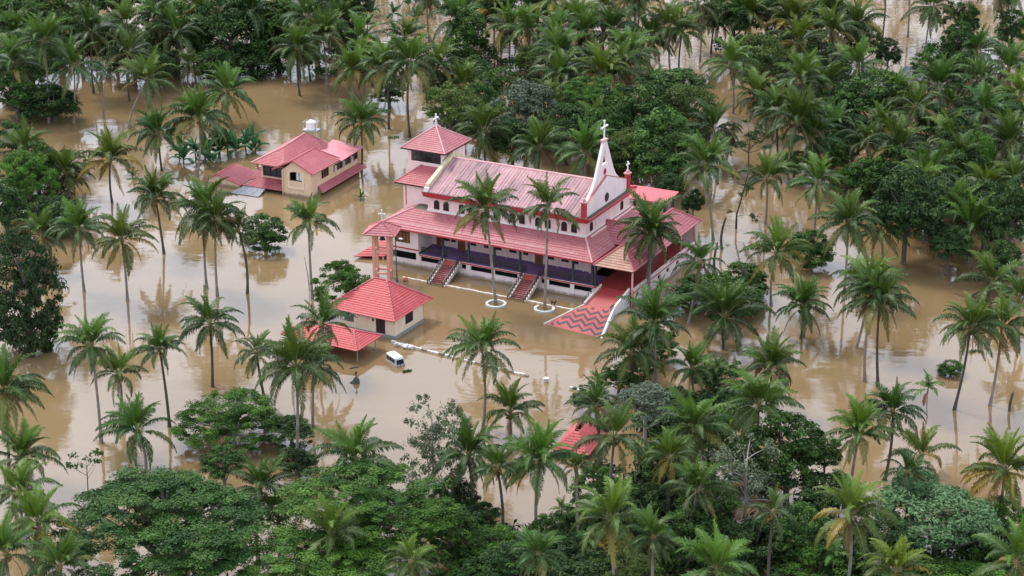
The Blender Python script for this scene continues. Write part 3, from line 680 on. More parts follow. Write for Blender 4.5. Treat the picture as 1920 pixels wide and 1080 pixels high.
BROADLEAF = [
 (-37.97,200.28,11.0,12.56,4.4,'rain','wide feathery dark green rain tree filling the corner nearest the camera'),
 (-16.56,202.84,10.0,9.76,3.82,'lush','lush bright green tree beside the rain tree'),
 (-21.27,194.84,7.0,8.62,3.02,'lush','lush bright tree top along the near frame edge'),
 (-36.38,240.7,3.9,7.03,4.03,'lush','bright domed tree with a pale trunk behind the rain tree'),
 (-28.5,239.38,3.0,3.3,2.07,'dark','dark green dense tree, nearest tree right of the bright domed tree'),
 (-69.13,271.89,7.5,5.79,9.07,'flower','tall dark tree with brownish flower clumps at the frame edge'),
 (-83.4,332.75,5.0,6.2,6.4,'lush','lush bright green leafy tree, fourth nearest tree behind the brown-flowered tree'),
 (-76.16,321.68,4.0,4.43,3.93,'dark','dark green dense tree, third nearest tree behind the brown-flowered tree'),
 (-104.75,422.78,9.0,6.76,6.76,'mango','deep green rounded leafy tree, second nearest tree left of the far corner wood'),
 (-97.74,432.87,10.0,8.05,6.21,'olive','olive green fine-leaved tree, nearest tree left of the far corner wood'),
 (-88.04,442.74,10.0,7.04,5.17,'dark','dark green dense tree, nearest tree right of the far corner wood'),
 (-71.59,426.13,7.0,6.25,6.85,'mango','deep green rounded leafy tree, fourth nearest tree right of the far corner wood'),
 (-79.07,416.02,5.0,5.57,4.37,'dark','dark green dense tree, third nearest tree in front of the far corner wood'),
 (-60.26,426.77,8.0,7.96,7.96,'dark','dark green dense tree, fourth nearest tree behind the banana clump'),
 (-50.0,426.13,7.0,6.82,6.82,'mango','deep green rounded leafy tree, sixth nearest tree left of the fallen banana plants'),
 (-43.43,442.74,10.0,8.22,5.71,'olive','olive green fine-leaved tree, fourth nearest tree left of the fallen banana plants'),
 (-55.33,422.0,4.0,6.21,3.75,'dark','dark green dense tree, third nearest tree behind the banana clump'),
 (-97.58,389.5,5.0,6.3,5.16,'mango','deep green rounded leafy tree, seventh nearest tree in front of the far corner wood'),
 (-89.86,387.3,4.0,5.75,4.61,'dark','dark green dense tree, sixth nearest tree in front of the far corner wood'),
 (-35.52,446.09,8.0,4.74,5.98,'dark','dark green dense tree, nearest tree left of the fallen banana plants'),
 (-35.73,432.4,6.0,3.46,4.67,'mango','deep green rounded leafy tree, second nearest tree left of the fallen banana plants'),
 (-11.43,367.96,8.0,6.16,4.64,'olive','olive green fine-leaved tree, nearest tree behind the olive tree by the tower'),
 (2.49,367.96,8.0,5.77,6.2,'grey','grey-green leafy tree, nearest tree behind the grey-green tree behind the nave'),
 (14.6,373.35,8.0,6.55,4.67,'lush','lush bright green leafy tree, second nearest tree right of the grey-green tree behind the nave'),
 (22.95,361.03,9.0,7.32,6.79,'mango','deep green leafy tree, second nearest tree behind the dark tree behind the portico'),
 (31.87,362.77,9.0,6.08,5.33,'olive','olive green fine-leaved tree, second nearest tree right of the dark tree behind the portico'),
 (26.24,344.55,8.0,7.03,5.99,'mango','deep green leafy tree, nearest tree right of the dark tree behind the portico'),
 (20.64,344.61,7.0,4.69,4.17,'olive','olive green fine-leaved tree, nearest tree left of the dark tree behind the portico'),
 (31.92,382.65,8.0,6.69,3.24,'mango','deep green rounded leafy tree, nearest tree in front of the narrow far channel'),
 (-7.62,405.44,5.0,3.92,2.97,'mango','deep green rounded leafy tree, third nearest tree behind the olive tree by the tower'),
 (5.97,450.26,7.0,5.38,4.74,'dark','dark green dense tree, nearest tree left of the far middle grove'),
 (-9.13,427.77,6.0,5.14,5.74,'mango','deep green rounded leafy tree, fourth nearest tree behind the olive tree by the tower'),
 (16.54,427.1,5.0,2.97,2.23,'mango','deep green rounded leafy tree, nearest tree in front of the far middle grove'),
 (48.17,436.99,9.0,6.38,5.52,'mango','deep green rounded leafy tree, third nearest tree behind the far olive tree'),
 (56.29,441.93,9.0,5.86,6.48,'mango','deep green rounded leafy tree, fourth nearest tree behind the far olive tree'),
 (49.6,402.58,8.0,6.68,5.29,'olive','olive green fine-leaved tree, nearest tree behind the far olive tree'),
 (66.51,439.45,9.0,7.0,5.76,'mango','deep green rounded leafy tree, third nearest tree right of the far olive tree'),
 (58.49,434.75,6.0,2.9,4.11,'dark','dark green dense tree, second nearest tree behind the far olive tree'),
 (78.96,418.63,5.0,2.8,3.51,'dark','round clipped dark tree standing alone in the far water'),
 (98.93,440.32,7.0,4.45,4.94,'mango','deep green rounded leafy tree, nearest tree behind the two-tiered far tree'),
 (93.47,418.76,6.0,4.25,5.2,'mango','deep green rounded leafy tree, nearest tree in front of the two-tiered far tree'),
 (85.18,404.64,6.0,4.34,4.34,'lush','lush bright green leafy tree, nearest tree right of the slate roof'),
 (90.98,403.82,6.0,3.47,4.39,'mango','deep green rounded leafy tree, second nearest tree in front of the two-tiered far tree'),
 (69.01,376.1,7.0,7.92,5.01,'mango','deep green leafy tree, nearest tree behind the tree under the slate roof'),
 (74.3,371.25,6.0,4.52,3.97,'olive','olive green fine-leaved tree, nearest tree right of the tree under the slate roof'),
 (80.27,349.37,7.0,4.94,4.94,'dark','dark green dense tree, second nearest tree behind the vine-covered tree'),
 (81.27,339.36,7.0,2.78,4.77,'vine','vivid green vine-covered tree among the far palms'),
 (62.58,307.19,9.0,5.92,6.39,'dark','dark green dense tree, nearest tree behind the dark channel-side trees'),
 (62.71,337.15,5.0,5.53,3.98,'mango','deep green rounded leafy tree, third nearest tree behind the dark channel-side trees'),
 (68.22,318.35,7.0,5.25,3.76,'dark','dark green dense tree, nearest tree right of the dark channel-side trees'),
 (79.36,306.21,8.0,4.22,6.07,'dark','dark green dense tree, second nearest tree in front of the vine-covered tree'),
 (85.44,334.08,6.0,3.66,3.66,'dark','dark green dense tree, nearest tree right of the vine-covered tree'),
 (58.62,340.21,4.0,3.35,2.94,'lush','lush bright green leafy tree, nearest tree left of the dark channel-side trees'),
 (42.95,355.21,6.0,4.34,3.81,'sparse','thin sparse twiggy tree, nearest tree behind the red-flowered sapling'),
 (30.81,286.36,3.5,7.36,3.43,'mango','broad deep green bush in the water beside the church portico'),
 (35.56,293.27,3.0,4.09,2.74,'mango','deep green rounded leafy tree, nearest tree right of the portico bush'),
 (47.28,305.74,3.5,4.24,3.46,'mango','deep green rounded leafy tree, second nearest tree right of the red-flowered sapling'),
 (28.18,257.99,3.0,3.81,2.16,'mango','deep green rounded leafy tree, second nearest tree in front of the portico bush'),
 (61.38,262.97,1.0,2.09,1.06,'mango','small shrub barely above the open channel water'),
 (-9.62,225.94,7.5,4.29,6.75,'ghost','pale ghostly sparse tree in front of the van'),
 (-6.99,218.55,4.0,3.05,2.89,'dark','dark green dense tree, nearest tree in front of the pale ghostly tree'),
 (-40.15,313.69,3.0,4.16,3.17,'mango','deep green shrub standing alone in the water before the yellow house'),
 (-24.88,285.58,4.4,4.79,4.04,'lush','bright leafy bush behind the small yellow pavilion'),
 (17.21,239.08,6.0,3.69,2.67,'grey','grey-green leafy tree, nearest tree right of the half-hidden red roof'),
 (33.2,222.08,7.0,5.26,4.78,'mango','deep green rounded leafy tree, nearest tree right of the grey-twigged tree'),
 (27.56,216.09,7.0,5.76,6.0,'ghost','grey-twigged sparse tree before the mid foreground palms'),
 (48.6,207.94,6.0,7.29,3.99,'pale','large pale green bushy tree in the near corner opposite the rain tree'),
 (47.34,215.99,6.0,2.82,2.59,'pale','pale green bushy tree, second nearest tree behind the pale bushy corner tree'),
 (54.35,208.49,4.0,3.66,3.66,'mango','deep green rounded leafy tree, nearest tree right of the pale bushy corner tree'),
 (18.27,216.48,4.0,3.78,2.96,'dark','dark green dense tree, nearest tree left of the grey-twigged tree'),
 (5.36,202.2,4.0,5.36,2.3,'dark','dark green dense tree, fifth nearest tree in front of the half-hidden red roof'),
 (-1.82,206.57,4.0,4.85,2.25,'lush','lush bright green leafy tree, third nearest tree in front of the pale ghostly tree'),
 (-5.33,200.98,4.0,4.15,2.01,'mango','deep green rounded leafy tree, third nearest tree right of the second rain tree'),
 (13.0,200.37,4.0,4.73,2.64,'olive','olive green fine-leaved tree, third nearest tree left of the grey-twigged tree'),
 (19.87,205.34,5.0,4.21,3.42,'mango','deep green rounded leafy tree, fourth nearest tree in front of the grey-twigged tree'),
 (27.95,207.2,4.0,4.25,3.46,'dark','dark green dense tree, second nearest tree in front of the grey-twigged tree'),
 (37.67,215.89,5.0,3.45,2.64,'dark','dark green dense tree, third nearest tree right of the grey-twigged tree'),
 (34.71,203.43,4.0,4.19,2.54,'lush','lush bright green leafy tree, fifth nearest tree in front of the grey-twigged tree'),
 (44.81,199.77,4.0,5.9,2.06,'mango','deep green rounded leafy tree, nearest tree in front of the pale bushy corner tree'),
 (50.45,198.57,4.0,5.28,1.85,'lush','lush bright green leafy tree, second nearest tree in front of the pale bushy corner tree'),
 (4.95,211.39,3.5,3.4,2.14,'mango','deep green rounded leafy tree, third nearest tree in front of the half-hidden red roof'),
 (-52.41,226.76,4.0,2.23,2.23,'sprig','little sapling with few big leaves and yellow flowers near the rain tree'),
 (10.3,222.09,4.0,3.22,2.39,'mango','deep green rounded leafy tree, nearest tree in front of the half-hidden red roof'),
 (27.24,331.3,5.0,2.54,2.14,'dark','dark green dense tree, second nearest tree in front of the dark tree behind the portico'),
 (30.06,321.49,5.0,1.95,2.72,'dark','dark green dense tree, nearest tree left of the red-flowered sapling'),
 (25.09,340.14,5.0,4.65,3.18,'mango','deep green leafy tree, nearest tree in front of the dark tree behind the portico'),
 (17.94,346.27,5.0,3.78,3.78,'dark','dark green dense tree, nearest tree right of the white gable spire'),
 (-26.56,230.0,3.0,2.66,2.15,'dark','dark green dense tree, second nearest tree right of the bright domed tree'),
 (-93.31,365.78,4.0,2.98,2.98,'mango','deep green rounded leafy tree, eighth nearest tree in front of the far corner wood'),
 (-54.37,364.08,4.0,1.98,2.62,'dark','dark green dense tree, nearest tree behind the banana clump'),
 (10.34,250.3,3.0,2.42,1.9,'mango','deep green rounded leafy tree, nearest tree behind the half-hidden red roof'),
 (37.79,199.76,3.0,4.13,1.45,'dark','dark green dense tree, second nearest tree left of the pale bushy corner tree'),
 (-80.76,352.56,3.0,3.85,2.77,'lush','lush bright green leafy tree, nearest tree left of the banana clump'),
 (-12.45,201.6,5.0,3.56,1.47,'lush','lush bright green leafy tree, nearest tree in front of the second rain tree'),
 (-98.39,407.99,6.0,6.56,5.97,'mango','deep green rounded leafy tree, fourth nearest tree in front of the far corner wood'),
 (-92.04,426.13,7.0,6.82,6.21,'olive','olive green fine-leaved tree, nearest tree in front of the far corner wood'),
 (-101.81,403.82,6.0,5.42,5.42,'dark','dark green dense tree, fifth nearest tree in front of the far corner wood'),
 (-86.31,425.48,6.0,5.68,5.07,'mango','deep green rounded leafy tree, second nearest tree in front of the far corner wood'),
 (-73.23,407.52,5.0,4.92,4.33,'dark','dark green dense tree, third nearest tree right of the far corner wood'),
 (-76.23,441.93,9.0,5.86,5.24,'dark','dark green dense tree, second nearest tree right of the far corner wood'),
 (-66.12,436.24,8.0,5.22,5.22,'mango','deep green rounded leafy tree, fifth nearest tree right of the far corner wood'),
 (-55.16,432.16,9.0,5.75,4.52,'olive','olive green fine-leaved tree, seventh nearest tree left of the fallen banana plants'),
 (-44.97,420.39,5.0,4.5,4.02,'dark','dark green dense tree, fifth nearest tree left of the fallen banana plants'),
 (-62.34,415.47,4.0,4.45,3.85,'mango','deep green rounded leafy tree, second nearest tree behind the banana clump'),
 (-39.11,446.96,9.0,5.33,4.7,'mango','deep green rounded leafy tree, third nearest tree left of the fallen banana plants'),
 (-29.78,428.71,4.0,2.98,2.73,'mango','deep green rounded leafy tree, nearest tree in front of the fallen banana plants'),
 (-24.57,396.96,4.0,3.2,2.74,'mango','deep green rounded leafy tree, nearest tree left of the olive tree by the tower'),
 (-13.58,387.88,6.0,4.18,3.72,'olive','olive green fine-leaved tree, second nearest tree behind the olive tree by the tower'),
 (-3.16,391.75,6.0,4.74,4.17,'mango','deep green leafy tree, nearest tree left of the grey-green tree behind the nave'),
 (9.74,359.23,7.0,4.87,4.34,'dark','dark green dense tree, nearest tree right of the grey-green tree behind the nave'),
 (0.0,354.23,6.0,4.33,3.8,'dark','dark green dense tree, nearest tree in front of the grey-green tree behind the nave'),
 (16.4,355.91,8.0,4.82,4.82,'mango','deep green rounded leafy tree, nearest tree behind the white gable spire'),
 (-6.1,376.65,6.0,4.07,4.07,'mango','deep green rounded leafy tree, nearest tree right of the olive tree by the tower'),
 (15.02,400.11,7.0,5.37,3.73,'mango','deep green rounded leafy tree, second nearest tree in front of the far middle grove'),
 (4.45,416.02,5.0,4.45,3.25,'olive','olive green fine-leaved tree, second nearest tree behind the grey-green tree behind the nave'),
 (-2.37,446.09,8.0,4.74,4.74,'dark','dark green dense tree, second nearest tree left of the far middle grove'),
 (-10.71,448.62,8.0,5.35,4.72,'mango','deep green rounded leafy tree, nearest tree right of the fallen banana plants'),
 (27.02,355.91,8.0,4.82,4.3,'mango','deep green leafy tree, nearest tree behind the dark tree behind the portico'),
 (57.38,412.24,6.0,4.97,4.37,'mango','deep green rounded leafy tree, nearest tree right of the far olive tree'),
 (63.41,407.99,6.0,4.92,4.33,'dark','dark green dense tree, second nearest tree right of the far olive tree'),
 (62.04,376.65,6.0,4.58,4.02,'mango','deep green leafy tree, nearest tree left of the tree under the slate roof'),
 (61.87,355.87,6.0,4.83,4.3,'dark','dark green dense tree, nearest tree in front of the tree under the slate roof'),
 (66.31,337.05,6.0,4.6,4.1,'mango','deep green rounded leafy tree, second nearest tree behind the dark channel-side trees'),
 (79.3,365.99,6.0,4.46,3.92,'mango','deep green rounded leafy tree, fourth nearest tree behind the vine-covered tree'),
 (74.93,334.08,6.0,5.03,4.01,'mango','deep green rounded leafy tree, nearest tree left of the vine-covered tree'),
 (76.97,314.31,7.0,4.76,4.27,'dark','dark green dense tree, nearest tree in front of the vine-covered tree'),
 (91.92,369.61,7.0,4.5,4.5,'mango','deep green rounded leafy tree, third nearest tree behind the vine-covered tree'),
 (108.87,434.75,6.0,4.05,4.05,'mango','deep green rounded leafy tree, nearest tree right of the two-tiered far tree'),
 (74.96,425.48,6.0,4.54,4.54,'olive','olive green fine-leaved tree, nearest tree left of the clipped round tree'),
 (57.12,349.41,5.0,3.81,3.39,'mango','deep green leafy tree, second nearest tree in front of the tree under the slate roof'),
 (50.5,349.42,4.0,3.43,2.8,'lush','lush bright green leafy tree, nearest tree right of the red-flowered sapling'),
 (48.82,376.65,6.0,3.66,4.1,'mango','deep green rounded leafy tree, nearest tree in front of the far olive tree'),
 (68.64,302.12,5.0,3.77,2.9,'dark','dark green dense tree, second nearest tree right of the dark channel-side trees'),
 (76.63,299.99,4.0,3.33,2.95,'mango','deep green rounded leafy tree, nearest tree right of the open muddy channel'),
 (18.16,224.42,5.0,3.24,2.84,'mango','deep green rounded leafy tree, second nearest tree left of the grey-twigged tree'),
 (14.21,211.83,5.0,3.71,2.9,'dark','dark green dense tree, fourth nearest tree in front of the half-hidden red roof'),
 (22.86,211.83,5.0,3.71,2.9,'mango','deep green rounded leafy tree, nearest tree in front of the grey-twigged tree'),
 (8.73,213.76,4.0,3.12,2.72,'mango','deep green rounded leafy tree, second nearest tree in front of the half-hidden red roof'),
 (0.0,199.17,5.0,3.52,2.31,'dark','dark green dense tree, fourth nearest tree right of the second rain tree'),
 (32.68,206.61,5.0,3.63,2.84,'mango','deep green rounded leafy tree, third nearest tree in front of the grey-twigged tree'),
 (41.34,204.08,5.0,3.59,2.81,'dark','dark green dense tree, nearest tree left of the pale bushy corner tree'),
 (28.33,235.11,5.0,3.37,2.96,'lush','lush bright green leafy tree, third nearest tree behind the grey-twigged tree'),
 (21.78,246.34,4.0,3.16,2.38,'dark','dark green dense tree, second nearest tree right of the half-hidden red roof'),
 (24.4,228.9,5.0,3.3,2.89,'mango','deep green rounded leafy tree, second nearest tree behind the grey-twigged tree'),
 (38.68,227.39,5.0,2.36,2.36,'mango','deep green rounded leafy tree, second nearest tree right of the grey-twigged tree'),
 (-6.66,206.61,5.0,3.63,2.83,'mango','deep green rounded leafy tree, second nearest tree right of the second rain tree'),
 (-10.91,207.29,6.0,3.64,2.84,'lush','lush bright green leafy tree, nearest tree right of the second rain tree'),
 (-3.76,214.72,3.5,2.51,2.18,'dark','dark green dense tree, second nearest tree in front of the pale ghostly tree'),
 (-26.94,209.91,6.0,3.06,2.67,'lush','lush bright green leafy tree, nearest tree left of the second rain tree'),
 (-35.02,224.42,5.0,3.24,2.06,'mango','deep green rounded leafy tree, second nearest tree in front of the bright domed tree'),
 (57.36,213.76,4.0,3.12,2.72,'lush','lush bright green leafy tree, second nearest tree right of the pale bushy corner tree'),
 (-82.72,340.14,5.0,4.65,4.13,'mango','deep green rounded leafy tree, fifth nearest tree behind the brown-flowered tree'),
 (-83.06,317.45,5.0,3.93,4.42,'dark','dark green dense tree, nearest tree behind the brown-flowered tree'),
 (-73.34,320.52,3.0,3.18,2.58,'lush','lush bright green leafy tree, second nearest tree behind the brown-flowered tree'),
 (21.16,267.85,3.0,2.72,2.18,'mango','deep green rounded leafy tree, nearest tree in front of the portico bush'),
 (14.57,256.53,3.0,2.91,2.02,'mango','deep green rounded leafy tree, nearest tree in front of the chevron ramp'),
]
UNDERGROWTH = [(-107.5, 431.3, 6.9, 10), (-100.1, 440.4, 7.0, 10), (-95.9, 394.3, 5.4, 9), (-91.2, 449.9, 7.1, 10), (-81.3, 440.4, 6.0, 8), (-72.1, 426.9, 5.8, 9), (-60.7, 435.8, 5.9, 9), (-52.2, 422.6, 4.3, 6), (-60.7, 418.3, 3.8, 4), (-50.4, 449.9, 6.1, 7), (-40.8, 422.6, 3.4, 3), (-36.5, 440.4, 4.0, 5), (-9.2, 426.9, 5.4, 7), (0.0, 426.9, 3.9, 3), (4.4, 410.0, 5.6, 7), (13.0, 402.0, 5.5, 8), (21.3, 394.3, 5.4, 8), (-10.3, 381.4, 4.4, 6), (0.0, 376.2, 5.2, 7), (10.1, 372.7, 5.2, 7), (19.5, 356.2, 4.1, 5), (27.0, 353.1, 4.1, 4), (33.7, 376.2, 4.3, 6), (50.6, 440.4, 6.0, 7), (54.0, 418.3, 5.7, 8), (61.3, 422.6, 5.8, 7), (61.3, 390.6, 5.4, 7), (70.6, 410.0, 5.6, 7), (67.4, 376.2, 5.2, 8), (74.0, 372.7, 5.2, 8), (79.1, 362.7, 5.0, 8), (82.7, 347.0, 4.8, 8), (92.5, 369.3, 4.3, 6), (65.0, 338.1, 4.3, 6), (69.8, 324.2, 4.6, 7), (80.6, 324.2, 4.6, 7), (92.4, 398.2, 4.6, 6), (79.5, 398.2, 4.6, 6), (91.3, 431.3, 3.4, 3), (-3.7, 208.5, 4.7, 9), (2.4, 206.0, 4.7, 9), (9.8, 207.2, 4.7, 9), (16.8, 211.0, 4.2, 9), (22.7, 208.5, 4.7, 9), (29.5, 208.5, 4.2, 8), (36.5, 206.0, 4.7, 9), (44.8, 204.7, 4.6, 9), (54.1, 206.0, 4.1, 8), (21.8, 227.4, 3.4, 6), (14.5, 227.4, 3.4, 6), (20.4, 244.5, 3.6, 6), (27.1, 249.5, 3.0, 5), (-37.1, 206.0, 4.7, 5), (-18.9, 206.0, 4.7, 7), (19.2, 260.1, 3.1, 4), (-80.0, 321.6, 4.5, 6), (-80.8, 347.0, 4.0, 5), (-85.1, 332.4, 3.9, 5), (34.7, 220.4, 3.3, 5), (31.4, 230.4, 3.4, 5)]

# ================================================================== SETTING
def flat(name, mat, x0, x1, y0, y1, z):
    return MB().poly([(x0, y0, z), (x1, y0, z), (x1, y1, z), (x0, y1, z)]).build(name, mat)
tag(flat('water', M['water'], -3500, 3500, -1500, 6500, 0.0), 'brown muddy flood water covering the whole ground', None, kind='structure')

# ================================================================== CHURCH  (local x along the nave, y away from the front, metres)
YAW = R(-27.3)
CH = thing('church', 'pink two-storey church with faded red roofs, bell tower and white gable spire', 'church', (-15.17, 305.71, 0), YAW)

def arch_window(name, parent, axis, a0, a1, plane, z0, z1, depth=0.10, arched=True, bars=True):
    """window lying in the plane axis=plane ('y' front facing -y, 'x' facing +x): frame proud of the wall, pane behind it"""
    def pt(a, d, z): return (a, plane - d, z) if axis == 'y' else (plane + d, a, z)
    mid, r = (a0 + a1) / 2, (a1 - a0) / 2
    prof = [(a0, z0), (a1, z0)]
    if arched:
        for k in range(0, 9):
            an = math.pi * k / 8
            prof.append((mid + r * math.cos(an), z1 - r + r * math.sin(an)))
    else:
        prof += [(a1, z1), (a0, z1)]
    fr = MB()
    w = 0.07
    cz = (z0 + z1) / 2
    inner = [(mid + (a - mid) * (1 - w / r), cz + (z - cz) * (1 - w / ((z1 - z0) / 2))) for a, z in prof]
    n = len(prof)
    for k in range(n):
        j = (k + 1) % n
        fr.poly([pt(*x) for x in ((prof[k][0], depth, prof[k][1]), (prof[j][0], depth, prof[j][1]), (inner[j][0], depth, inner[j][1]), (inner[k][0], depth, inner[k][1]))])
        fr.poly([pt(*x) for x in ((prof[k][0], 0.0, prof[k][1]), (prof[j][0], 0.0, prof[j][1]), (prof[j][0], depth, prof[j][1]), (prof[k][0], depth, prof[k][1]))])
        fr.poly([pt(*x) for x in ((inner[k][0], depth, inner[k][1]), (inner[j][0], depth, inner[j][1]), (inner[j][0], 0.02, inner[j][1]), (inner[k][0], 0.02, inner[k][1]))])
    if bars:
        b1, b2 = pt(mid - 0.03, 0.03, z0), pt(mid + 0.03, 0.06, z1 - 0.05)
        fr.box(min(b1[0], b2[0]), max(b1[0], b2[0]), min(b1[1], b2[1]), max(b1[1], b2[1]), z0, z1 - 0.05)
        b1, b2 = pt(a0 + 0.05, 0.03, cz), pt(a1 - 0.05, 0.06, cz)
        fr.box(min(b1[0], b2[0]), max(b1[0], b2[0]), min(b1[1], b2[1]), max(b1[1], b2[1]), cz - 0.03, cz + 0.03)
    wobj = fr.build(name, M['dark_wood'], parent)
    MB().poly([pt(a, 0.025, z) for a, z in inner]).build('pane', M['glass'], wobj)
    return wobj

def wall_with_gaps(mb, x0, x1, y0, y1, z0, z1, gaps, g0, g1, m=0):
    """front wall as one run of boxes with openings (a,b) from g0 to g1"""
    mb.box(x0, x1, y0, y1, z0, g0, m)
    mb.box(x0, x1, y0, y1, g1, z1, m)
    xs = [x0] + [q for g in gaps for q in g] + [x1]
    for a, b in zip(xs[0::2], xs[1::2]):
        if b - a > 0.01: mb.box(a, b, y0, y1, g0, g1, m)

# --- lower storey -------------------------------------------------
COLS = [4.5, 9.1, 13.7, 18.2, 22.8, 27.3, 30.6]
gaps = [(0.75, 4.2), (4.75, 5.1), (8.1, 8.95), (9.75, 13.45), (14.0, 18.05), (18.5, 19.2), (22.1, 22.7), (23.35, 27.1), (27.7, 30.8)]
m = MB(); wall_with_gaps(m, 0.55, 32.0, 0.0, 0.25, -1.0, 2.3, gaps, 1.13, 1.93); m.build('plinth_wall', M['pale_pink'], CH)
m = MB(); wall_with_gaps(m, -5.15, 0.3, 0.0, 0.25, -1.0, 6.25, [(-5.0, -0.1)], 1.1, 2.32)
m.box(-5.15, -4.9, 0.25, 4.4, -1, 6.25); m.box(0.05, 0.3, 0.25, 4.4, 2.4, 6.25); m.build('corner_room_wall', M['pale_pink'], CH)
for x in (0.3, 9.2, 18.2, 23.1, 27.4, 31.6):
    MB().box(x, x + 0.42, -0.09, 0.02, -1.0, 2.2).build('pilaster', M['pale_pink'], CH)
MB().box(-5.0, 31.9, 1.6, 1.7, -1, 2.2).build('undercroft_shade_sheet', M['void'], CH)  # dark sheet painting the shade behind the plinth openings
MB().box(0.55, 32.2, -0.10, 0.55, 2.12, 2.30).build('floor_edge', M['pale_pink'], CH)
MB().box(0.55, 32.3, -0.16, -0.102, 2.06, 2.24).build('red_string_course', M['red'], CH)
MB().box(-5.25, 0.4, -0.08, -0.003, 2.78, 2.98).build('red_string_course', M['red'], CH)
MB().box(0.55, 31.4, 0.2, 4.4, 2.302, 2.35).build('veranda_floor', M['purple'], CH)
MB().box(0.3, 28.5, 4.4, 4.65, 2.0, 7.0).build('veranda_wall', M['pink'], CH)
MB().box(28.25, 28.5, 4.65, 20.2, 2.0, 8.4).build('entrance_wall', M['pink'], CH)
MB().box(0.32, 28.2, 4.385, 4.398, 2.36, 2.62).build('dado', M['purple'], CH)
for x in (4.9, 11.0, 13.7, 18.6, 22.7, 27.2):
    MB().box(x, x + 0.1, 4.36, 4.399, 2.4, 6.5).build('wall_rib', M['pale_pink'], CH)
arch_window('window', CH, 'y', -3.9, -1.2, 0.0, 3.85, 5.72, 0.08, False)
for k in range(4):
    MB().box(-3.75 + k * 0.64, -3.75 + k * 0.64 + 0.5, -0.07, -0.03, 3.95, 5.6).build('shutter', M['wood'], CH)
for a, b in ((5.1, 6.45), (18.9, 20.25), (1.2, 2.1)):
    d = MB().box(a, b, 4.33, 4.395, 2.36, 4.75).build('door', M['wood'], CH)
    for s in (0, 1):
        MB().box(a + 0.08 + s * (b - a) / 2, a + (s + 1) * (b - a) / 2 - 0.08, 4.30, 4.329, 2.5, 4.55).build('door_leaf', M['wood'], d)
for a, b in ((2.6, 3.6), (3.9, 4.7), (7.4, 8.4), (9.8, 10.65), (11.85, 12.95), (14.35, 15.6), (16.8, 17.7), (21.2, 22.2), (23.5, 24.7), (25.3, 26.4)):
    arch_window('window', CH, 'y', a, b, 4.395, 3.55, 4.7, 0.06, False)
for x in COLS:
    MB().tube([(x, 0.62, 2.35), (x, 0.62, 2.6), (x, 0.62, 2.62), (x, 0.62, 6.45)], [0.3, 0.3, 0.22, 0.2], 12).build('column', M['column'], CH, True)
def railing(a, b, y):
    mb = MB()
    mb.bar((a, y, 3.28), (b, y, 3.28), 0.09); mb.bar((a, y, 2.48), (b, y, 2.48), 0.05)
    n = max(2, int((b - a) / 0.2))
    for k in range(n + 1):
        x = a + (b - a) * k / n
        mb.bar((x, y, 2.36), (x, y, 3.26), 0.05)
    return mb.build('railing', M['dark'], CH)
for a, b in ((0.6, 4.25), (4.75, 5.15), (7.95, 8.85), (9.35, 13.45), (13.95, 17.95), (18.45, 19.2), (22.05, 22.55), (23.05, 27.05), (27.55, 30.35)):
    railing(a, b, 0.58)
def staircase(a, b):
    n = 15
    z_top, z_bot, y_top, y_bot = 2.30, -0.3, -0.17, -5.75
    st = MB()
    for k in range(n):
        y1 = y_top + (y_bot - y_top) * k / n; y0 = y_top + (y_bot - y_top) * (k + 1) / n
        z = z_top - (z_top - z_bot) * (k + 1) / n
        st.box(a, b, y0, y1, z - 0.35, z)
    s = st.build('staircase', M['stair'], CH)
    for x0, x1 in ((a - 0.22, a - 0.003), (b + 0.003, b + 0.22)):
        MB().hexa([(x0, y_bot, z_bot - 0.5), (x1, y_bot, z_bot - 0.5), (x1, y_top, z_top - 0.6), (x0, y_top, z_top - 0.6),
                   (x0, y_bot, z_bot + 0.12), (x1, y_bot, z_bot + 0.12), (x1, y_top, z_top + 0.06), (x0, y_top, z_top + 0.06)]).build('stringer', M['kerb'], s)
        hr = MB(); xm = (x0 + x1) / 2
        hr.bar((xm, y_top, z_top + 0.95), (xm, y_bot, z_bot + 1.0), 0.1)
        hr.bar((xm, y_top, z_top + 0.5), (xm, y_bot, z_bot + 0.55), 0.04)
        for k in range(10):
            t = k / 9
            hr.bar((xm, y_top + (y_bot - y_top) * t, z_top + (z_bot - z_top) * t), (xm, y_top + (y_bot - y_top) * t, z_top + (z_bot - z_top) * t + 0.97), 0.11)
        hr.build('handrail', M['dark'], s)
    gate = MB()
    for k in range(12):
        x = a + (b - a) * k / 11
        gate.bar((x, y_bot - 0.05, -0.2), (x, y_bot - 0.05, 0.85), 0.035)
    gate.bar((a, y_bot - 0.05, 0.85), (b, y_bot - 0.05, 0.85), 0.05); gate.bar((a, y_bot - 0.05, 0.25), (b, y_bot - 0.05, 0.25), 0.05)
    gate.build('stair_gate', M['dark'], s)
    tr = MB()
    for k in range(3): tr.box(a, b, y_top + 0.02 - 0.36 * (k + 1), y_top + 0.02 - 0.36 * k - 0.02, z_top - 0.17 * k - 0.14, z_top - 0.17 * k + 0.006)
    tr.build('top_treads', M['apron_red'], s)
staircase(5.3, 7.85); staircase(19.35, 21.95)

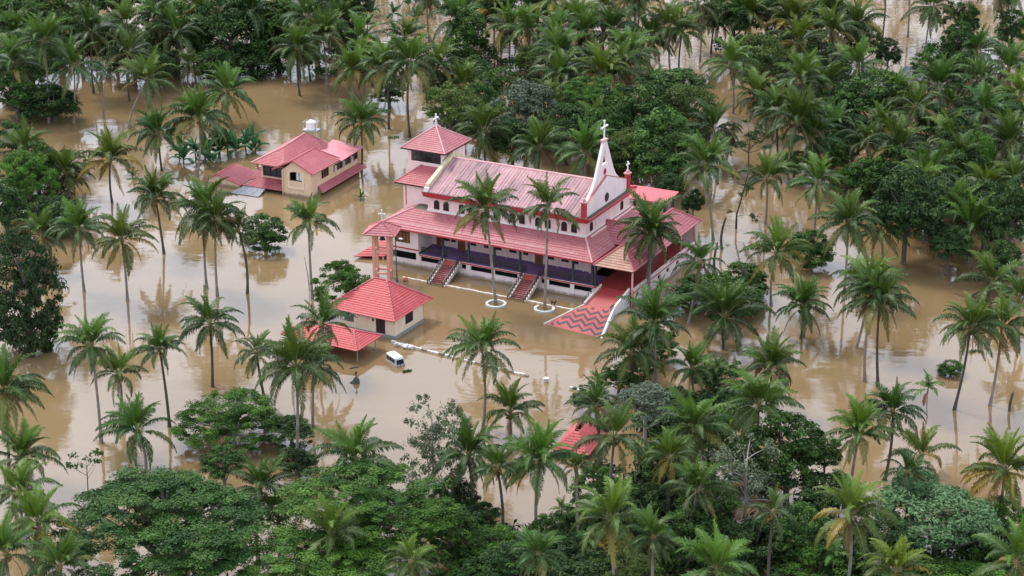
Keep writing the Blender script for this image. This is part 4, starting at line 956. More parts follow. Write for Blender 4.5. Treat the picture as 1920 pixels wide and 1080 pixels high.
# --- veranda roof ---------------------------------------------------
EZ, TZ = 6.35, 8.55
TP = M['tile_pink']
rf = MB().roof((-6.9, -0.9, EZ), (31.2, -0.9, EZ), (27.95, 3.48, TZ), (-2.5, 3.48, TZ)).build('veranda_roof', [TP], CH)
MB().roof((31.2, -0.9, EZ), (31.2, 24.4, EZ), (27.95, 20.0, TZ), (27.95, 3.48, TZ)).build('end_roof', [TP], CH)
MB().roof((-6.9, 24.4, EZ), (-6.9, -0.9, EZ), (-2.5, 3.48, TZ), (-2.5, 20.0, TZ)).build('side_roof', [TP], CH)
MB().roof((31.2, 24.4, EZ), (-6.9, 24.4, EZ), (-2.5, 20.0, TZ), (27.95, 20.0, TZ)).build('rear_roof', [TP], CH)
for a, b in (((-6.9, -0.9, EZ + .06), (-2.5, 3.48, TZ + .06)), ((31.2, -0.9, EZ + .06), (27.95, 3.48, TZ + .06)), ((31.2, 24.4, EZ + .06), (27.95, 20, TZ + .06))):
    MB().tube([a, b], 0.14, 8).build('hip_cap', M['ridge_pale'], CH)
fa = MB().box(-6.9, 31.2, -0.93, -0.903, EZ - 0.2, EZ + 0.02).build('fascia', M['red'], CH)
MB().box(-2.5, 0.15, 3.3, 9.0, TZ - 0.12, TZ - 0.02).build('flat_gutter', M['mould'], CH)
MB().box(31.2, 31.23, -0.93, 24.4, EZ - 0.2, EZ + 0.02).build('fascia', M['red'], CH)
MB().box(-5.1, 28.2, 0.3, 20.2, 6.9, 7.0).build('veranda_ceiling', M['pale_pink'], CH)
MB().box(-5.1, 28.2, 20.2, 20.45, -1, 8.3).build('rear_wall', M['pink'], CH)
MB().box(-5.15, -4.9, 4.4, 20.3, -1, 7.0).build('side_wall', M['pink'], CH)

# --- clerestory, cornice, main roof ----------------------------------
c = MB()
c.box(0.2, 27.9, 3.5, 3.75, 8.0, 11.2); c.box(0.2, 27.9, 19.75, 20.0, 8.0, 11.2); c.box(27.65, 27.9, 3.75, 19.75, 8.0, 11.2); c.box(0.2, 0.45, 3.75, 19.75, 8.0, 11.2)
c.build('clerestory_wall', M['pink'], CH)
MB().box(0.1, 28.0, 3.36, 3.498, 8.5, 8.72).build('sill_band', M['white'], CH)
MB().box(27.902, 28.04, 3.36, 20.05, 8.5, 8.72).build('sill_band', M['white'], CH)
for k in range(6):
    for a in (1.35 + 4.5 * k, 3.05 + 4.5 * k):
        arch_window('window', CH, 'y', a, a + 0.95, 3.5, 9.0, 10.5)
    MB().box(4.75 + 4.5 * k, 4.93 + 4.5 * k, 3.44, 3.499, 8.75, 10.95).build('pilaster', M['pale_pink'], CH)
for a in (5.15, 16.5):
    arch_window('window', CH, 'x', a, a + 0.95, 27.9, 8.95, 10.4)
for y in (3.52, 7.3, 14.8, 19.7):
    MB().box(27.902, 27.96, y, y + 0.18, 8.75, 10.95).build('pilaster', M['pale_pink'], CH)
cn = MB()
cn.hexa([(-0.3, 2.9, 10.95), (28.5, 2.9, 10.95), (27.9, 3.5, 10.95), (0.2, 3.5, 10.95), (-0.4, 2.55, 11.85), (28.9, 2.55, 11.85), (27.9, 3.5, 11.85), (0.2, 3.5, 11.85)])
cn.hexa([(27.902, 3.5, 10.95), (28.5, 2.9, 10.95), (28.5, 20.3, 10.95), (27.902, 20.0, 10.95), (27.902, 3.5, 11.6), (28.95, 2.55, 11.6), (28.95, 20.5, 11.6), (27.902, 20.0, 11.6)])
cn.hexa([(0.2, 20, 10.95), (27.9, 20, 10.95), (28.5, 20.6, 10.95), (-0.3, 20.6, 10.95), (0.2, 20, 11.85), (27.9, 20, 11.85), (28.9, 20.9, 11.85), (-0.4, 20.9, 11.85)])
cn.build('red_cornice', M['red'], CH)
MB().box(-0.42, 28.6, 2.57, 2.85, 11.852, 11.92).build('gutter', M['concrete'], CH)
MB().box(27.95, 28.6, 3.0, 20.0, 11.602, 11.64).build('cornice_top', M['mould'], CH)
def corrugated(name, x0, x1, ya, za, yb, zb, per=0.55, amp=0.10):
    n = int((x1 - x0) / per) * 4
    rows = 6
    vs, qs = [], []
    nz = Vector((0, za - zb, yb - ya)).normalized()
    if nz.z < 0: nz = -nz
    for j in range(rows + 1):
        t = j / rows
        for i in range(n + 1):
            x = x0 + (x1 - x0) * i / n
            h = amp * (0, 1, 1, 0)[i % 4] + (0.02 if j % 2 else 0)
            vs.append((x, ya + (yb - ya) * t + nz.y * h, za + (zb - za) * t + nz.z * h))
    for j in range(rows):
        for i in range(n):
            a = j * (n + 1) + i
            qs.append((a, a + 1, a + n + 2, a + n + 1))
    return link(name, fast_mesh(name, np.array(vs), np.array(qs), M['sheet']), CH)
corrugated('nave_roof', 0.65, 27.35, 2.6, 11.93, 11.2, 15.25)
corrugated('nave_roof', 0.65, 27.35, 20.9, 11.93, 11.2, 15.25)
MB().tube([(0.65, 11.2, 15.28), (27.35, 11.2, 15.28)], 0.17, 8).build('ridge_cap', M['ridge_pale'], CH)
# mossy parapet at the tower end
p = MB()
for (ya, za), (yb, zb) in (((3.2, 11.9), (11.2, 15.1)), ((11.2, 15.1), (20.2, 11.6))):
    p.hexa([(0.0, ya, za - 0.7), (0.62, ya, za - 0.7), (0.62, yb, zb - 0.7), (0.0, yb, zb - 0.7), (0.0, ya, za + 1.15), (0.62, ya, za + 1.15), (0.62, yb, zb + 0.75), (0.0, yb, zb + 0.75)])
p.build('parapet', M['old_cream'], CH)
MB().box(-0.05, 0.7, 2.7, 3.25, 11.86, 12.55).build('parapet_foot', M['white'], CH)
# entrance gable: low triangular front, taller curved spire wall behind it
g = MB()
tri = [(3.05, 11.3), (19.3, 11.3), (19.3, 13.35), (11.2, 16.25), (3.05, 13.35)]
g.poly([(27.9, a, z) for a, z in tri]); g.poly([(27.62, a, z) for a, z in tri][::-1])
for k in range(5):
    a, b = tri[k], tri[(k + 1) % 5]
    g.poly([(27.9, *a), (27.62, *a), (27.62, *b), (27.9, *b)])
gab = g.build('gable_front', M['pale_pink'], CH)
for a, b in (((27.78, 3.05, 13.42), (27.78, 11.2, 16.32)), ((27.78, 11.2, 16.32), (27.78, 19.3, 13.42))):
    MB().bar(a, b, 0.36, 0.09).build('gable_coping', M['ridge'], gab)
half = [(7.6, 13.3), (5.7, 14.3), (4.1, 15.5), (3.15, 16.9), (1.85, 19.4), (0.5, 21.9)]
cy = 11.0
outer = [(cy - a, z) for a, z in half] + [(cy + a, z) for a, z in half[::-1]]
s = MB()
X0, X1 = 27.2, 27.6
hole = [(cy, 20.3), (cy - 0.95, 18.2), (cy + 0.95, 18.2)]
# solid body below the opening, two legs beside it, cap above
body = [(cy - 7.6, 11.5), (cy + 7.6, 11.5)] + [(cy + a, z) for a, z in half[:4]] + [(cy + 2.474, 18.2), (cy - 2.474, 18.2)] + [(cy - a, z) for a, z in half[:4][::-1]]
def slab(mb, prof):
    mb.poly([(X1, a, z) for a, z in prof]); mb.poly([(X0, a, z) for a, z in prof][::-1])
    n = len(prof)
    for k in range(n):
        a, b = prof[k], prof[(k + 1) % n]
        mb.poly([(X1, *a), (X0, *a), (X0, *b), (X1, *b)])
slab(s, body)
slab(s, [(cy - 2.474, 18.2), (cy - 1.0, 18.2), (cy, 20.6), (cy, 21.9), (cy - 0.5, 21.9), (cy - 1.85, 19.4)])
slab(s, [(cy + 1.0, 18.2), (cy + 2.474, 18.2), (cy + 1.85, 19.4), (cy + 0.5, 21.9), (cy, 21.9), (cy, 20.6)])
sp = s.build('spire_wall', M['pale_pink'], CH)
MB().box(27.05, 27.75, cy - 0.8, cy + 0.8, 21.9, 22.15).build('spire_cap', M['ridge_pale'], sp)
MB().tube([(27.61, cy, 16.95), (27.66, cy, 16.95)], 0.52, 16).build('red_roundel', M['red'], sp)
rw = MB().tube([(27.905, 11.2, 12.75), (27.98, 11.2, 12.75)], 0.72, 20).build('round_window', M['dark_wood'], CH)
MB().tube([(27.981, 11.2, 12.75), (27.99, 11.2, 12.75)], 0.56, 20).build('pane', M['glass'], rw)
rb = MB(); rb.bar((28.0, 10.65, 12.75), (28.0, 11.75, 12.75), 0.06); rb.bar((28.0, 11.2, 12.2), (28.0, 11.2, 13.3), 0.06); rb.build('glazing_bar', M['wood'], rw)
def cross(parent, x, y, z, h, w, arm_axis='y', t=0.16, mat=None):
    mb = MB()
    mb.box(x - t / 2, x + t / 2, y - t / 2, y + t / 2, z, z + h)
    za = z + h * 0.62
    e = t * 0.75
    if arm_axis == 'y':
        mb.box(x - t / 2 + .003, x + t / 2 - .003, y - w / 2, y - t / 2, za, za + t); mb.box(x - t / 2 + .003, x + t / 2 - .003, y + t / 2, y + w / 2, za, za + t)
        for q in (-w / 2 - 0.05, w / 2 - 0.09): mb.box(x - e, x + e, y + q, y + q + 0.14, za - 0.05, za + t + 0.05)
    else:
        mb.box(x - w / 2, x - t / 2, y - t / 2 + .003, y + t / 2 - .003, za, za + t); mb.box(x + t / 2, x + w / 2, y - t / 2 + .003, y + t / 2 - .003, za, za + t)
        for q in (-w / 2 - 0.05, w / 2 - 0.09): mb.box(x + q, x + q + 0.14, y - e, y + e, za - 0.05, za + t + 0.05)
    mb.box(x - e, x + e, y - e, y + e, z + h - 0.1, z + h + 0.03)
    return mb.build('cross', mat or M['white'], parent)
cross(CH, 27.4, cy, 22.15, 3.0, 2.1, 'y', 0.2)
for y in (2.95, 19.1):
    pm = MB().box(27.55, 28.25, y - 0.35, y + 0.35, 11.55, 14.3).build('corner_pillar', M['red'], CH)
    MB().box(27.42, 28.38, y - 0.48, y + 0.48, 14.3, 14.5).build('cap', M['ridge_pale'], pm)
    MB().ball((27.9, y, 14.72), 0.3).build('finial', M['ridge_pale'], pm, True)
cross(CH, 27.9, 19.1, 14.95, 1.35, 0.8, 'y', 0.14)

# --- bell tower -------------------------------------------------------
t = MB()
t.box(-6.75, -0.25, 9.3, 9.55, 7.0, 14.35); t.box(-6.75, -0.25, 16.5, 16.75, 7.0, 16.45)
t.box(-6.75, -6.5, 9.55, 16.5, 7.0, 16.45); t.box(-0.5, -0.25, 9.55, 16.5, 7.0, 16.45)
t.box(-6.75, -6.1, 9.3, 9.55, 14.35, 16.45); t.box(-0.6, -0.25, 9.3, 9.55, 14.35, 16.45); t.box(-6.1, -0.6, 9.3, 9.55, 16.1, 16.45)
t.build('tower_wall', M['pink'], CH)
MB().box(-6.1, -0.6, 12.6, 12.7, 14.2, 16.2).build('belfry_back', M['belfry'], CH)  # panel toned to paint the dim belfry interior
gr = MB()
for k in range(7): gr.bar((-6.1 + k * 5.5 / 6, 9.4, 14.36), (-6.1 + k * 5.5 / 6, 9.4, 16.1), 0.07)
for z in (14.42, 15.25, 16.04): gr.bar((-6.1, 9.4, z), (-0.6, 9.4, z), 0.06)
gr.build('belfry_grille', M['dark'], CH)
E0 = 16.5
ap = (-3.5, 13.0, 19.5)
c4 = [(-7.6, 8.5, E0), (0.6, 8.5, E0), (0.6, 17.55, E0), (-7.6, 17.55, E0)]
tr = MB()
for k in range(4): tr.roof(c4[k], c4[(k + 1) % 4], ap, ap, row=0.4)
tr = tr.build('tower_roof', [TP], CH)
for q in c4: MB().tube([(q[0], q[1], q[2] + .06), (ap[0], ap[1], ap[2] + .06)], 0.11, 8).build('hip_cap', M['ridge_pale'], tr)
fs = MB(); fs.box(-7.6, 0.6, 8.47, 8.5, E0 - 0.2, E0 + 0.03); fs.box(0.6, 0.63, 8.5, 17.5, E0 - 0.2, E0 + 0.03); fs.build('fascia', M['dark_wood'], tr)
cross(CH, -3.5, 13.0, 19.5, 2.0, 1.2, 'y', 0.16)
# lower stage against the tower front
l = MB(); l.box(-5.7, -0.1, 5.95, 6.2, 6.5, 11.6); l.box(-5.7, -5.45, 6.2, 9.3, 6.5, 11.6); l.build('stair_block_wall', M['pink'], CH)
MB().box(-5.3, -5.15, 5.9, 5.949, 8.0, 11.4).build('rib', M['red'], CH)
E1 = 11.6
lr = MB().roof((-7.1, 5.5, E1), (-0.05, 5.5, E1), (-0.05, 9.28, 13.85), (-4.1, 9.28, 13.85), row=0.4)
lr.roof((-7.1, 13.0, E1), (-7.1, 5.5, E1), (-4.1, 9.28, 13.85), (-4.1, 9.3, 13.85), row=0.4)
lr = lr.build('stair_block_roof', M['tile_house'], CH)
MB().tube([(-7.1, 5.5, E1 + .06), (-4.1, 9.28, 13.9)], 0.11, 8).build('hip_cap', M['ridge'], lr)
MB().box(-7.1, -0.1, 5.47, 5.5, E1 - 0.2, E1 + 0.03).build('fascia', M['dark_wood'], lr)

# --- entrance portico ---------------------------------------------------
PZ, RZ = 6.0, 8.7
TT = M['tile_tan']
nr = MB().roof((31.3, -0.9, PZ), (38.1, -0.9, PZ), (34.7, 3.1, RZ), (34.7, 3.1, RZ), row=0.45).build('portico_roof', [TT], CH)
MB().roof((38.1, -0.9, PZ), (38.1, 25.6, PZ), (34.7, 21.6, RZ), (34.7, 3.1, RZ), row=0.45).build('portico_roof', [M['tile_pink']], CH)
MB().roof((31.3, 25.6, PZ), (31.3, -0.9, PZ), (34.7, 3.1, RZ), (34.7, 21.6, RZ), row=0.45).build('portico_roof', [M['tile_pink']], CH)
MB().roof((38.1, 25.6, PZ), (31.3, 25.6, PZ), (34.7, 21.6, RZ), (34.7, 21.6, RZ), row=0.45).build('portico_roof', [M['tile_pink']], CH)
MB().roof((27.95, 7.6, 6.6), (34.7, 7.6, 6.6), (34.7, 11.2, 9.0), (27.95, 11.2, 9.0), row=0.45).build('link_roof', [M['tile_pink']], CH)
MB().roof((34.7, 14.8, 6.6), (27.95, 14.8, 6.6), (27.95, 11.2, 9.0), (34.7, 11.2, 9.0), row=0.45).build('link_roof', [M['tile_pink']], CH)
for a, b in (((38.1, -0.9, PZ + .08), (34.7, 3.1, RZ + .08)), ((31.3, -0.9, PZ + .08), (34.7, 3.1, RZ + .08)), ((34.7, 3.1, RZ + .06), (34.7, 21.6, RZ + .06)), ((38.1, 25.6, PZ + .08), (34.7, 21.6, RZ + .08)), ((27.95, 11.2, 9.05), (34.7, 11.2, 9.05))):
    MB().tube([a, b], 0.13, 8).build('ridge_cap', M['ridge'], CH)
MB().box(31.45, 37.75, -0.02, 24.2, 2.15, 2.32).build('portico_floor', M['red_floor'], CH)
w = MB(); sg = [(1.05, 2.1), (5.4, 6.45), (9.2, 10.4), (12.65, 13.75), (16.5, 17.6), (20.3, 21.4)]
w.box(37.51, 37.76, 0.4, 24.2, -1, 1.15); w.box(37.51, 37.76, 0.4, 24.2, 2.0, 2.9)
ys = [0.4] + [q for gg in sg for q in gg] + [24.2]
for a, b in zip(ys[0::2], ys[1::2]): w.box(37.51, 37.76, a, b, 1.15, 2.0)
w.build('portico_side_wall', M['pale_pink'], CH)
MB().box(37.2, 37.3, 0.6, 24, 0.9, 2.1).build('side_shade_sheet', M['void'], CH)  # dark sheet standing in for shade behind the side openings
MB().box(37.762, 37.82, 0.4, 24.2, 2.27, 2.44).build('red_string_course', M['red'], CH)
for y in (-0.2, 6.2, 12.4, 18.6, 24.2):
    MB().tube([(37.6, y, -0.5 if y < 0 else 2.9), (37.6, y, 6.05)], 0.15, 10).build('portico_post', M['bell_pink'], CH, True)
MB().box(31.3, 31.5, -0.2, 0.2, 2.3, 6.1).build('portico_post', M['column'], CH)
MB().box(30.9, 37.9, 24.2, 24.45, -1, 6.1).build('portico_rear_wall', M['pink'], CH)
# far flat red roof
MB().hexa([(24.6, 29.0, 8.8), (26.4, 23.0, 8.6), (33.0, 23.4, 8.6), (32.6, 29.2, 8.8), (24.6, 29.0, 9.0), (26.4, 23.0, 8.8), (33.0, 23.4, 8.8), (32.6, 29.2, 9.0)]).build('side_porch_roof', M['sheet_red'], CH)
sr = MB()
for q in ((25.5, 27.8), (32.0, 28.4), (32.3, 24.2), (27.0, 24.0)): sr.tube([(q[0], q[1], -1), (q[0], q[1], 8.6)], 0.15, 8)
sr.build('side_porch_post', M['column'], CH)
MB().box(31.0, 31.8, 26.6, 27.6, 5.5, 8.6).build('side_porch_wall', M['concrete'], CH)
# low sheet roof over the sunken side door
MB().roof((-10.85, -1.4, 0.45), (-6.3, 0.6, 0.55), (-5.2, 3.6, 2.5), (-7.8, 4.4, 2.3), row=0.6).build('low_side_roof', M['tile_red'], CH)
MB().roof((-10.8, 8.0, 0.45), (-10.85, -1.4, 0.45), (-7.8, 4.4, 2.3), (-7.7, 6.0, 2.3), row=0.6).build('low_side_roof', M['tile_red'], CH)
lp = MB()
for q in ((-10.2, -0.6), (-6.6, 0.6), (-10.2, 5.0)): lp.tube([(q[0], q[1], -1), (q[0], q[1], 0.5)], 0.14, 8)
lp.build('low_roof_post', M['bell_pink'], CH)

# --- ramp and chevron apron ----------------------------------------------
def lerp(a, b, t): return tuple(x + (y - x) * t for x, y in zip(a, b))
rt_l, rt_r = (32.35, 0.3, 2.33), (36.75, 0.3, 2.33)
rm_l, rm_r = (31.65, -4.2, 0.80), (36.25, -4.2, 0.80)
fr_l, fr_r = (28.9, -12.4, -0.02), (38.45, -13.4, -0.02)
ap0 = MB().hexa([(*rm_l[:2], -1), (*rm_r[:2], -1), (*rt_r[:2], -1), (*rt_l[:2], -1), rm_l, rm_r, rt_r, rt_l]).build('ramp', M['red_floor'], CH)
apr = MB().hexa([(*fr_l[:2], -1), (*fr_r[:2], -1), (rm_r[0], rm_r[1] - .004, -1), (rm_l[0], rm_l[1] - .004, -1), fr_l, fr_r, (rm_r[0], rm_r[1] - .004, rm_r[2]), (rm_l[0], rm_l[1] - .004, rm_l[2])]).build('ramp_apron', M['apron_red'], CH)
def ap_pt(x, t, dz):
    """x = metres from the right edge (negative to the left), t = 0 top .. 1 front"""
    Rr = lerp(rm_r, fr_r, t)
    L_ = lerp(rm_l, fr_l, t)
    wd = Rr[0] - L_[0]
    xx = max(0.0, min(wd, x))
    q = lerp(Rr, L_, xx / wd)
    return (q[0], q[1], q[2] + dz), xx < wd
per, amp, wdt = 2.1, 0.15, 0.085
for k in range(-1, 9):
    t0 = -0.05 + k * 0.20
    band = MB(); pts = []
    for j in range(0, 20):
        x = j * per / 2
        tt = t0 + (amp if j % 2 else 0.0) - x * 0.012
        pts.append((x, tt))
    for (xa, ta), (xb, tb) in zip(pts, pts[1:]):
        for q in range(4):
            f0, f1 = q / 4, (q + 1) / 4
            x0, x1 = xa + (xb - xa) * f0, xa + (xb - xa) * f1
            u0, u1 = ta + (tb - ta) * f0, ta + (tb - ta) * f1
            if min(u0, u1) < 0.004 or max(u0, u1) + wdt > 0.985: continue
            cs = [ap_pt(x0, u0, 0.005), ap_pt(x1, u1, 0.005), ap_pt(x1, u1 + wdt, 0.005), ap_pt(x0, u0 + wdt, 0.005)]
            if not all(c_[1] for c_ in cs): continue
            lo = [(c_[0][0], c_[0][1], c_[0][2] - 0.012) for c_ in cs]
            band.hexa(lo + [c_[0] for c_ in cs])
    if band.f: band.build('chevron_band', M['apron_dark'], CH)
def edge_wall(name, a, b, wd, h0, h1, mat):
    dx, dy = b[0] - a[0], b[1] - a[1]; L_ = math.hypot(dx, dy); nx, ny = -dy / L_ * wd, dx / L_ * wd
    return MB().hexa([(a[0], a[1], -1), (b[0], b[1], -1), (b[0] + nx, b[1] + ny, -1), (a[0] + nx, a[1] + ny, -1),
        (a[0], a[1], a[2] + h0), (b[0], b[1], b[2] + h1), (b[0] + nx, b[1] + ny, b[2] + h1), (a[0] + nx, a[1] + ny, a[2] + h0)]).build(name, mat, CH)
edge_wall('ramp_kerb', (rt_l[0] - .003, rt_l[1], rt_l[2]), (rm_l[0] - .003, rm_l[1], rm_l[2]), -0.28, 0.35, 0.3, M['kerb'])
edge_wall('ramp_kerb', (rt_r[0] + .003, rt_r[1], rt_r[2]), (rm_r[0] + .003, rm_r[1], rm_r[2]), 0.32, 0.5, 0.42, M['white'])
edge_wall('apron_kerb', (rm_r[0] + .003, rm_r[1] - .01, rm_r[2]), (fr_r[0] + .003, fr_r[1], fr_r[2]), 0.32, 0.38, 0.1, M['white'])
edge_wall('apron_kerb', (rm_l[0] - .003, rm_l[1] - .01, rm_l[2]), (fr_l[0] - .003, fr_l[1], fr_l[2]), -0.2, 0.12, 0.2, M['kerb'])
gt = MB()
for k in range(6): gt.bar((36.5, -4.35 - k * 0.25, 0.6), (36.5, -4.35 - k * 0.25, 1.9), 0.05)
gt.bar((36.5, -4.3, 1.8), (36.5, -5.7, 1.8), 0.05); gt.build('ramp_gate', M['dark'], CH)
rr = MB()
for k in range(7):
    tt = k / 6; q = lerp(rt_l, rm_l, tt); rr.bar((q[0] - 0.4, q[1], q[2]), (q[0] - 0.4, q[1], q[2] + 0.85), 0.05)
rr.bar((rt_l[0] - .4, rt_l[1], rt_l[2] + .85), (rm_l[0] - .4, rm_l[1], rm_l[2] + .85), 0.06); rr.build('ramp_rail', M['dark'], CH)

# ================================================================== things round the church (church frame -> world)
def cw(u, v, z=0.0):
    c_, s_ = math.cos(YAW), math.sin(YAW)
    return (-15.17 + u * c_ - v * s_, 305.71 + u * s_ + v * c_, z)
def kerb_run(label, u0, u1, v):
    t_ = thing('kerb_wall', label, 'kerb', cw(u0, v), YAW, 'courtyard kerb')
    n = max(2, int((u1 - u0) / 1.6)); L_ = (u1 - u0) / n
    for k in range(n):
        j = random.uniform(-0.04, 0.04)
        MB().box(k * L_ + 0.01, (k + 1) * L_ - 0.01, -0.17 + j, 0.17 + j, -0.8, 0.13 + random.uniform(-0.05, 0.04)).build('kerb_stone', M['kerb'], t_)
kerb_run('white kerb just above the water from lamp post to first church stair', 0.3, 5.0, -5.05)
kerb_run('white kerb just above the water between the two church stairs', 8.2, 19.05, -5.05)
kerb_run('white kerb just above the water from second church stair to ramp', 22.3, 30.3, -5.1)

def planter(label, u, v, a0, a1, n):
    t_ = thing('planter_ring', label, 'planter', cw(u, v), YAW, 'planter rings round palms')
    for k in range(n):
        p0, p1 = a0 + (a1 - a0) * k / n + 0.01, a0 + (a1 - a0) * (k + 1) / n - 0.01
        r0, r1, z = 1.22, 1.62, 0.24 + random.uniform(-0.02, 0.02)
        q = [(r1 * math.cos(p0), r1 * math.sin(p0)), (r1 * math.cos(p1), r1 * math.sin(p1)), (r0 * math.cos(p1), r0 * math.sin(p1)), (r0 * math.cos(p0), r0 * math.sin(p0))]
        MB().hexa([(a, b, -0.6) for a, b in q] + [(a, b, z) for a, b in q]).build('ring_stone', M['ringstone'], t_)
planter('complete white planter ring round the palm before the church', 18.73, -8.53, 0, 2 * math.pi, 20)
planter('broken white planter ring open towards the church stairs', 26.17, -6.91, math.pi * 0.86, math.pi * 2.30, 15)

# bell frame on four posts
bl = cw(-2.0, -7.1)
BF = thing('bell_frame', 'salmon four-post bell frame with tiled hip roof behind the pavilion', 'bell frame', bl, R(-10))
for sx in (-1.15, 1.15):
    for sy in (-1.0, 1.0):
        MB().box(sx - 0.22, sx + 0.22, sy - 0.22, sy + 0.22, -0.8, 8.25).build('post', M['bell_pink'], BF)
for z in (1.2, 4.8, 7.8):
    for sy in (-1.0, 1.0): MB().box(-0.92, 0.92, sy - 0.13, sy + 0.13, z, z + 0.3).build('beam', M['bell_pink'], BF)
    for sx in (-1.15, 1.15): MB().box(sx - 0.13, sx + 0.13, -0.77, 0.77, z + 0.02, z + 0.32).build('beam', M['bell_pink'], BF)
br = MB(); e4 = [(-2.6, -2.3, 8.0), (2.6, -2.3, 8.0), (2.6, 2.3, 8.0), (-2.6, 2.3, 8.0)]
for k in range(4): br.roof(e4[k], e4[(k + 1) % 4], (0, 0, 9.6), (0, 0, 9.6), row=0.45)
br = br.build('roof', [M['tile_pink']], BF)
for q in e4: MB().tube([(q[0], q[1], q[2] + .06), (0, 0, 9.66)], 0.12, 6).build('hip_cap', M['ridge'], br)
cross(BF, 0, 0, 9.6, 1.9, 1.0, 'x', 0.13)
bell = MB().tube([(0, 0, 6.6), (0, 0, 6.75), (0, 0, 7.2), (0, 0, 7.8)], [0.5, 0.42, 0.28, 0.1], 12).build('bell', M['dark'], BF, True)

# lamp post
lp_ = cw(0.69, -7.42)
LP = thing('lamp_post', 'dark steel lamp post standing in water by the bell frame', 'lamp post', lp_, YAW)
MB().tube([(0, 0, -0.5), (0, 0, 0.4), (0, 0, 0.45), (-0.15, 0, 7.2)], [0.2, 0.2, 0.12, 0.07], 8).build('pole', M['column'], LP, True)
MB().tube([(-0.15, 0, 7.1), (0.3, 0, 7.45), (0.8, 0, 7.45)], 0.05, 6).build('arm', M['column'], LP)
MB().box(0.5, 1.1, -0.14, 0.14, 7.36, 7.5).build('lamp_head', M['white'], LP)
MB().box(-0.8, 0.25, -0.5, 0.45, -0.5, 0.08).build('footing', M['concrete'], LP)
pt = cw(1.5, -6.2)
tag(MB().tube([(pt[0], pt[1], -0.3), (pt[0], pt[1], 0.15), (pt[0], pt[1], 0.5), (pt[0], pt[1], 0.52), (pt[0], pt[1], 0.3)], [0.3, 0.36, 0.42, 0.34, 0.3], 12).build('flower_pot', M['terracotta'], None, True), 'terracotta pot at the water beside the lamp post', 'pot')

# black dog standing on the kerb by the broken planter
DG = thing('dog', 'black dog standing on the kerb beside the broken planter ring', 'dog', cw(26.75, -5.08, 0.12), YAW + R(160))
d = MB()
d.tube([(0.42, 0, 0.52), (0.3, 0, 0.52), (0.1, 0, 0.48), (-0.15, 0, 0.52), (-0.36, 0, 0.55), (-0.44, 0, 0.54)], [0.07, 0.15, 0.135, 0.155, 0.15, 0.06], 10)
d.tube([(-0.32, 0, 0.6), (-0.48, 0, 0.74), (-0.56, 0, 0.82)], [0.12, 0.09, 0.09], 8)
d.tube([(-0.5, 0, 0.82), (-0.6, 0, 0.84), (-0.7, 0, 0.79), (-0.8, 0, 0.77)], [0.085, 0.1, 0.06, 0.04], 8)
for sy in (-0.05, 0.05): d.tube([(-0.55, sy, 0.9), (-0.55, sy * 1.7, 1.0)], [0.035, 0.008], 5)
for sy in (-0.09, 0.09):
    d.tube([(-0.32, sy, 0.5), (-0.3, sy, 0.28), (-0.33, sy, 0.1), (-0.36, sy, 0.0)], [0.08, 0.045, 0.033, 0.04], 7)
    d.tube([(0.3, sy, 0.52), (0.24, sy, 0.32), (0.38, sy, 0.17), (0.33, sy, 0.0)], [0.1, 0.06, 0.035, 0.04], 7)
d.tube([(0.42, 0, 0.58), (0.55, 0, 0.5), (0.62, 0, 0.36)], [0.035, 0.03, 0.012], 6)
d.build('body', M['black_fur'], DG, True)

# ================================================================== PAVILION
PY = R(-29.0)
PO = (-17.02, 275.70, 0)
PV = thing('pavilion', 'small cream pavilion with bright red hipped roof standing in the courtyard water', 'pavilion', PO, PY)
def pw(u, v, z=0.0):
    c_, s_ = math.cos(PY), math.sin(PY)
    return (PO[0] + u * c_ - v * s_, PO[1] + u * s_ + v * c_, z)
p = MB()
p.box(-6.4, -3.3, 0, 0.22, 0.5, 3.4); p.box(-1.7, 0, 0, 0.22, 0.5, 3.4); p.box(-3.3, -1.7, 0, 0.22, 2.75, 3.4)
p.box(-0.22, 0, 0.22, 2.85, 0.5, 3.4); p.box(-0.22, 0, 5.05, 8.0, 0.5, 3.4); p.box(-0.22, 0, 2.85, 5.05, 0.5, 1.25); p.box(-0.22, 0, 2.85, 5.05, 2.95, 3.4)
p.box(-6.4, -6.18, 0.22, 8.0, 0.5, 3.4); p.box(-9.9, 0, 7.78, 8.0, 0.5, 3.4)
p.build('wall', M['cream_light'], PV)
MB().box(-10.2, 0.06, -0.06, 8.06, -1.0, 0.5).build('plinth', M['concrete'], PV)
MB().box(-9.9, -9.6, 0.1, 0.4, 0.5, 3.4).build('corner_post', M['cream_light'], PV)
MB().box(-7.1, -6.42, -0.05, 0.5, 0.5, 3.4).build('porch_pillar', M['cream_light'], PV)
MB().box(-9.9, -6.4, 0.0, 0.18, 0.5, 1.25).build('porch_parapet', M['cream_light'], PV)
pr = MB()
for k in range(9): pr.bar((-9.5 + k * 0.33, 0.09, 1.25), (-9.5 + k * 0.33, 0.09, 1.9), 0.04)
pr.bar((-9.6, 0.09, 1.9), (-7.1, 0.09, 1.9), 0.06); pr.build('porch_rail', M['concrete'], PV)
dd = MB().box(-3.3, -1.7, 0.06, 0.12, 0.5, 2.75).build('door', M['dark_wood'], PV)
for s_ in (0, 1): MB().box(-3.2 + s_ * 0.78, -2.55 + s_ * 0.78, 0.02, 0.058, 0.62, 2.65).build('door_leaf', M['dark_wood'], dd)
MB().box(-3.95, -3.6, -0.05, 0.0, 2.2, 2.55).build('meter_box', M['dark'], PV)
wv = MB()
for k in range(5): wv.bar((-0.08, 2.9 + k * 0.52, 1.25), (-0.08, 2.9 + k * 0.52, 2.95), 0.07)
for z in (1.28, 2.1, 2.92): wv.bar((-0.08, 2.85, z), (-0.08, 5.05, z), 0.07)
wv = wv.build('window', M['dark_wood'], PV)
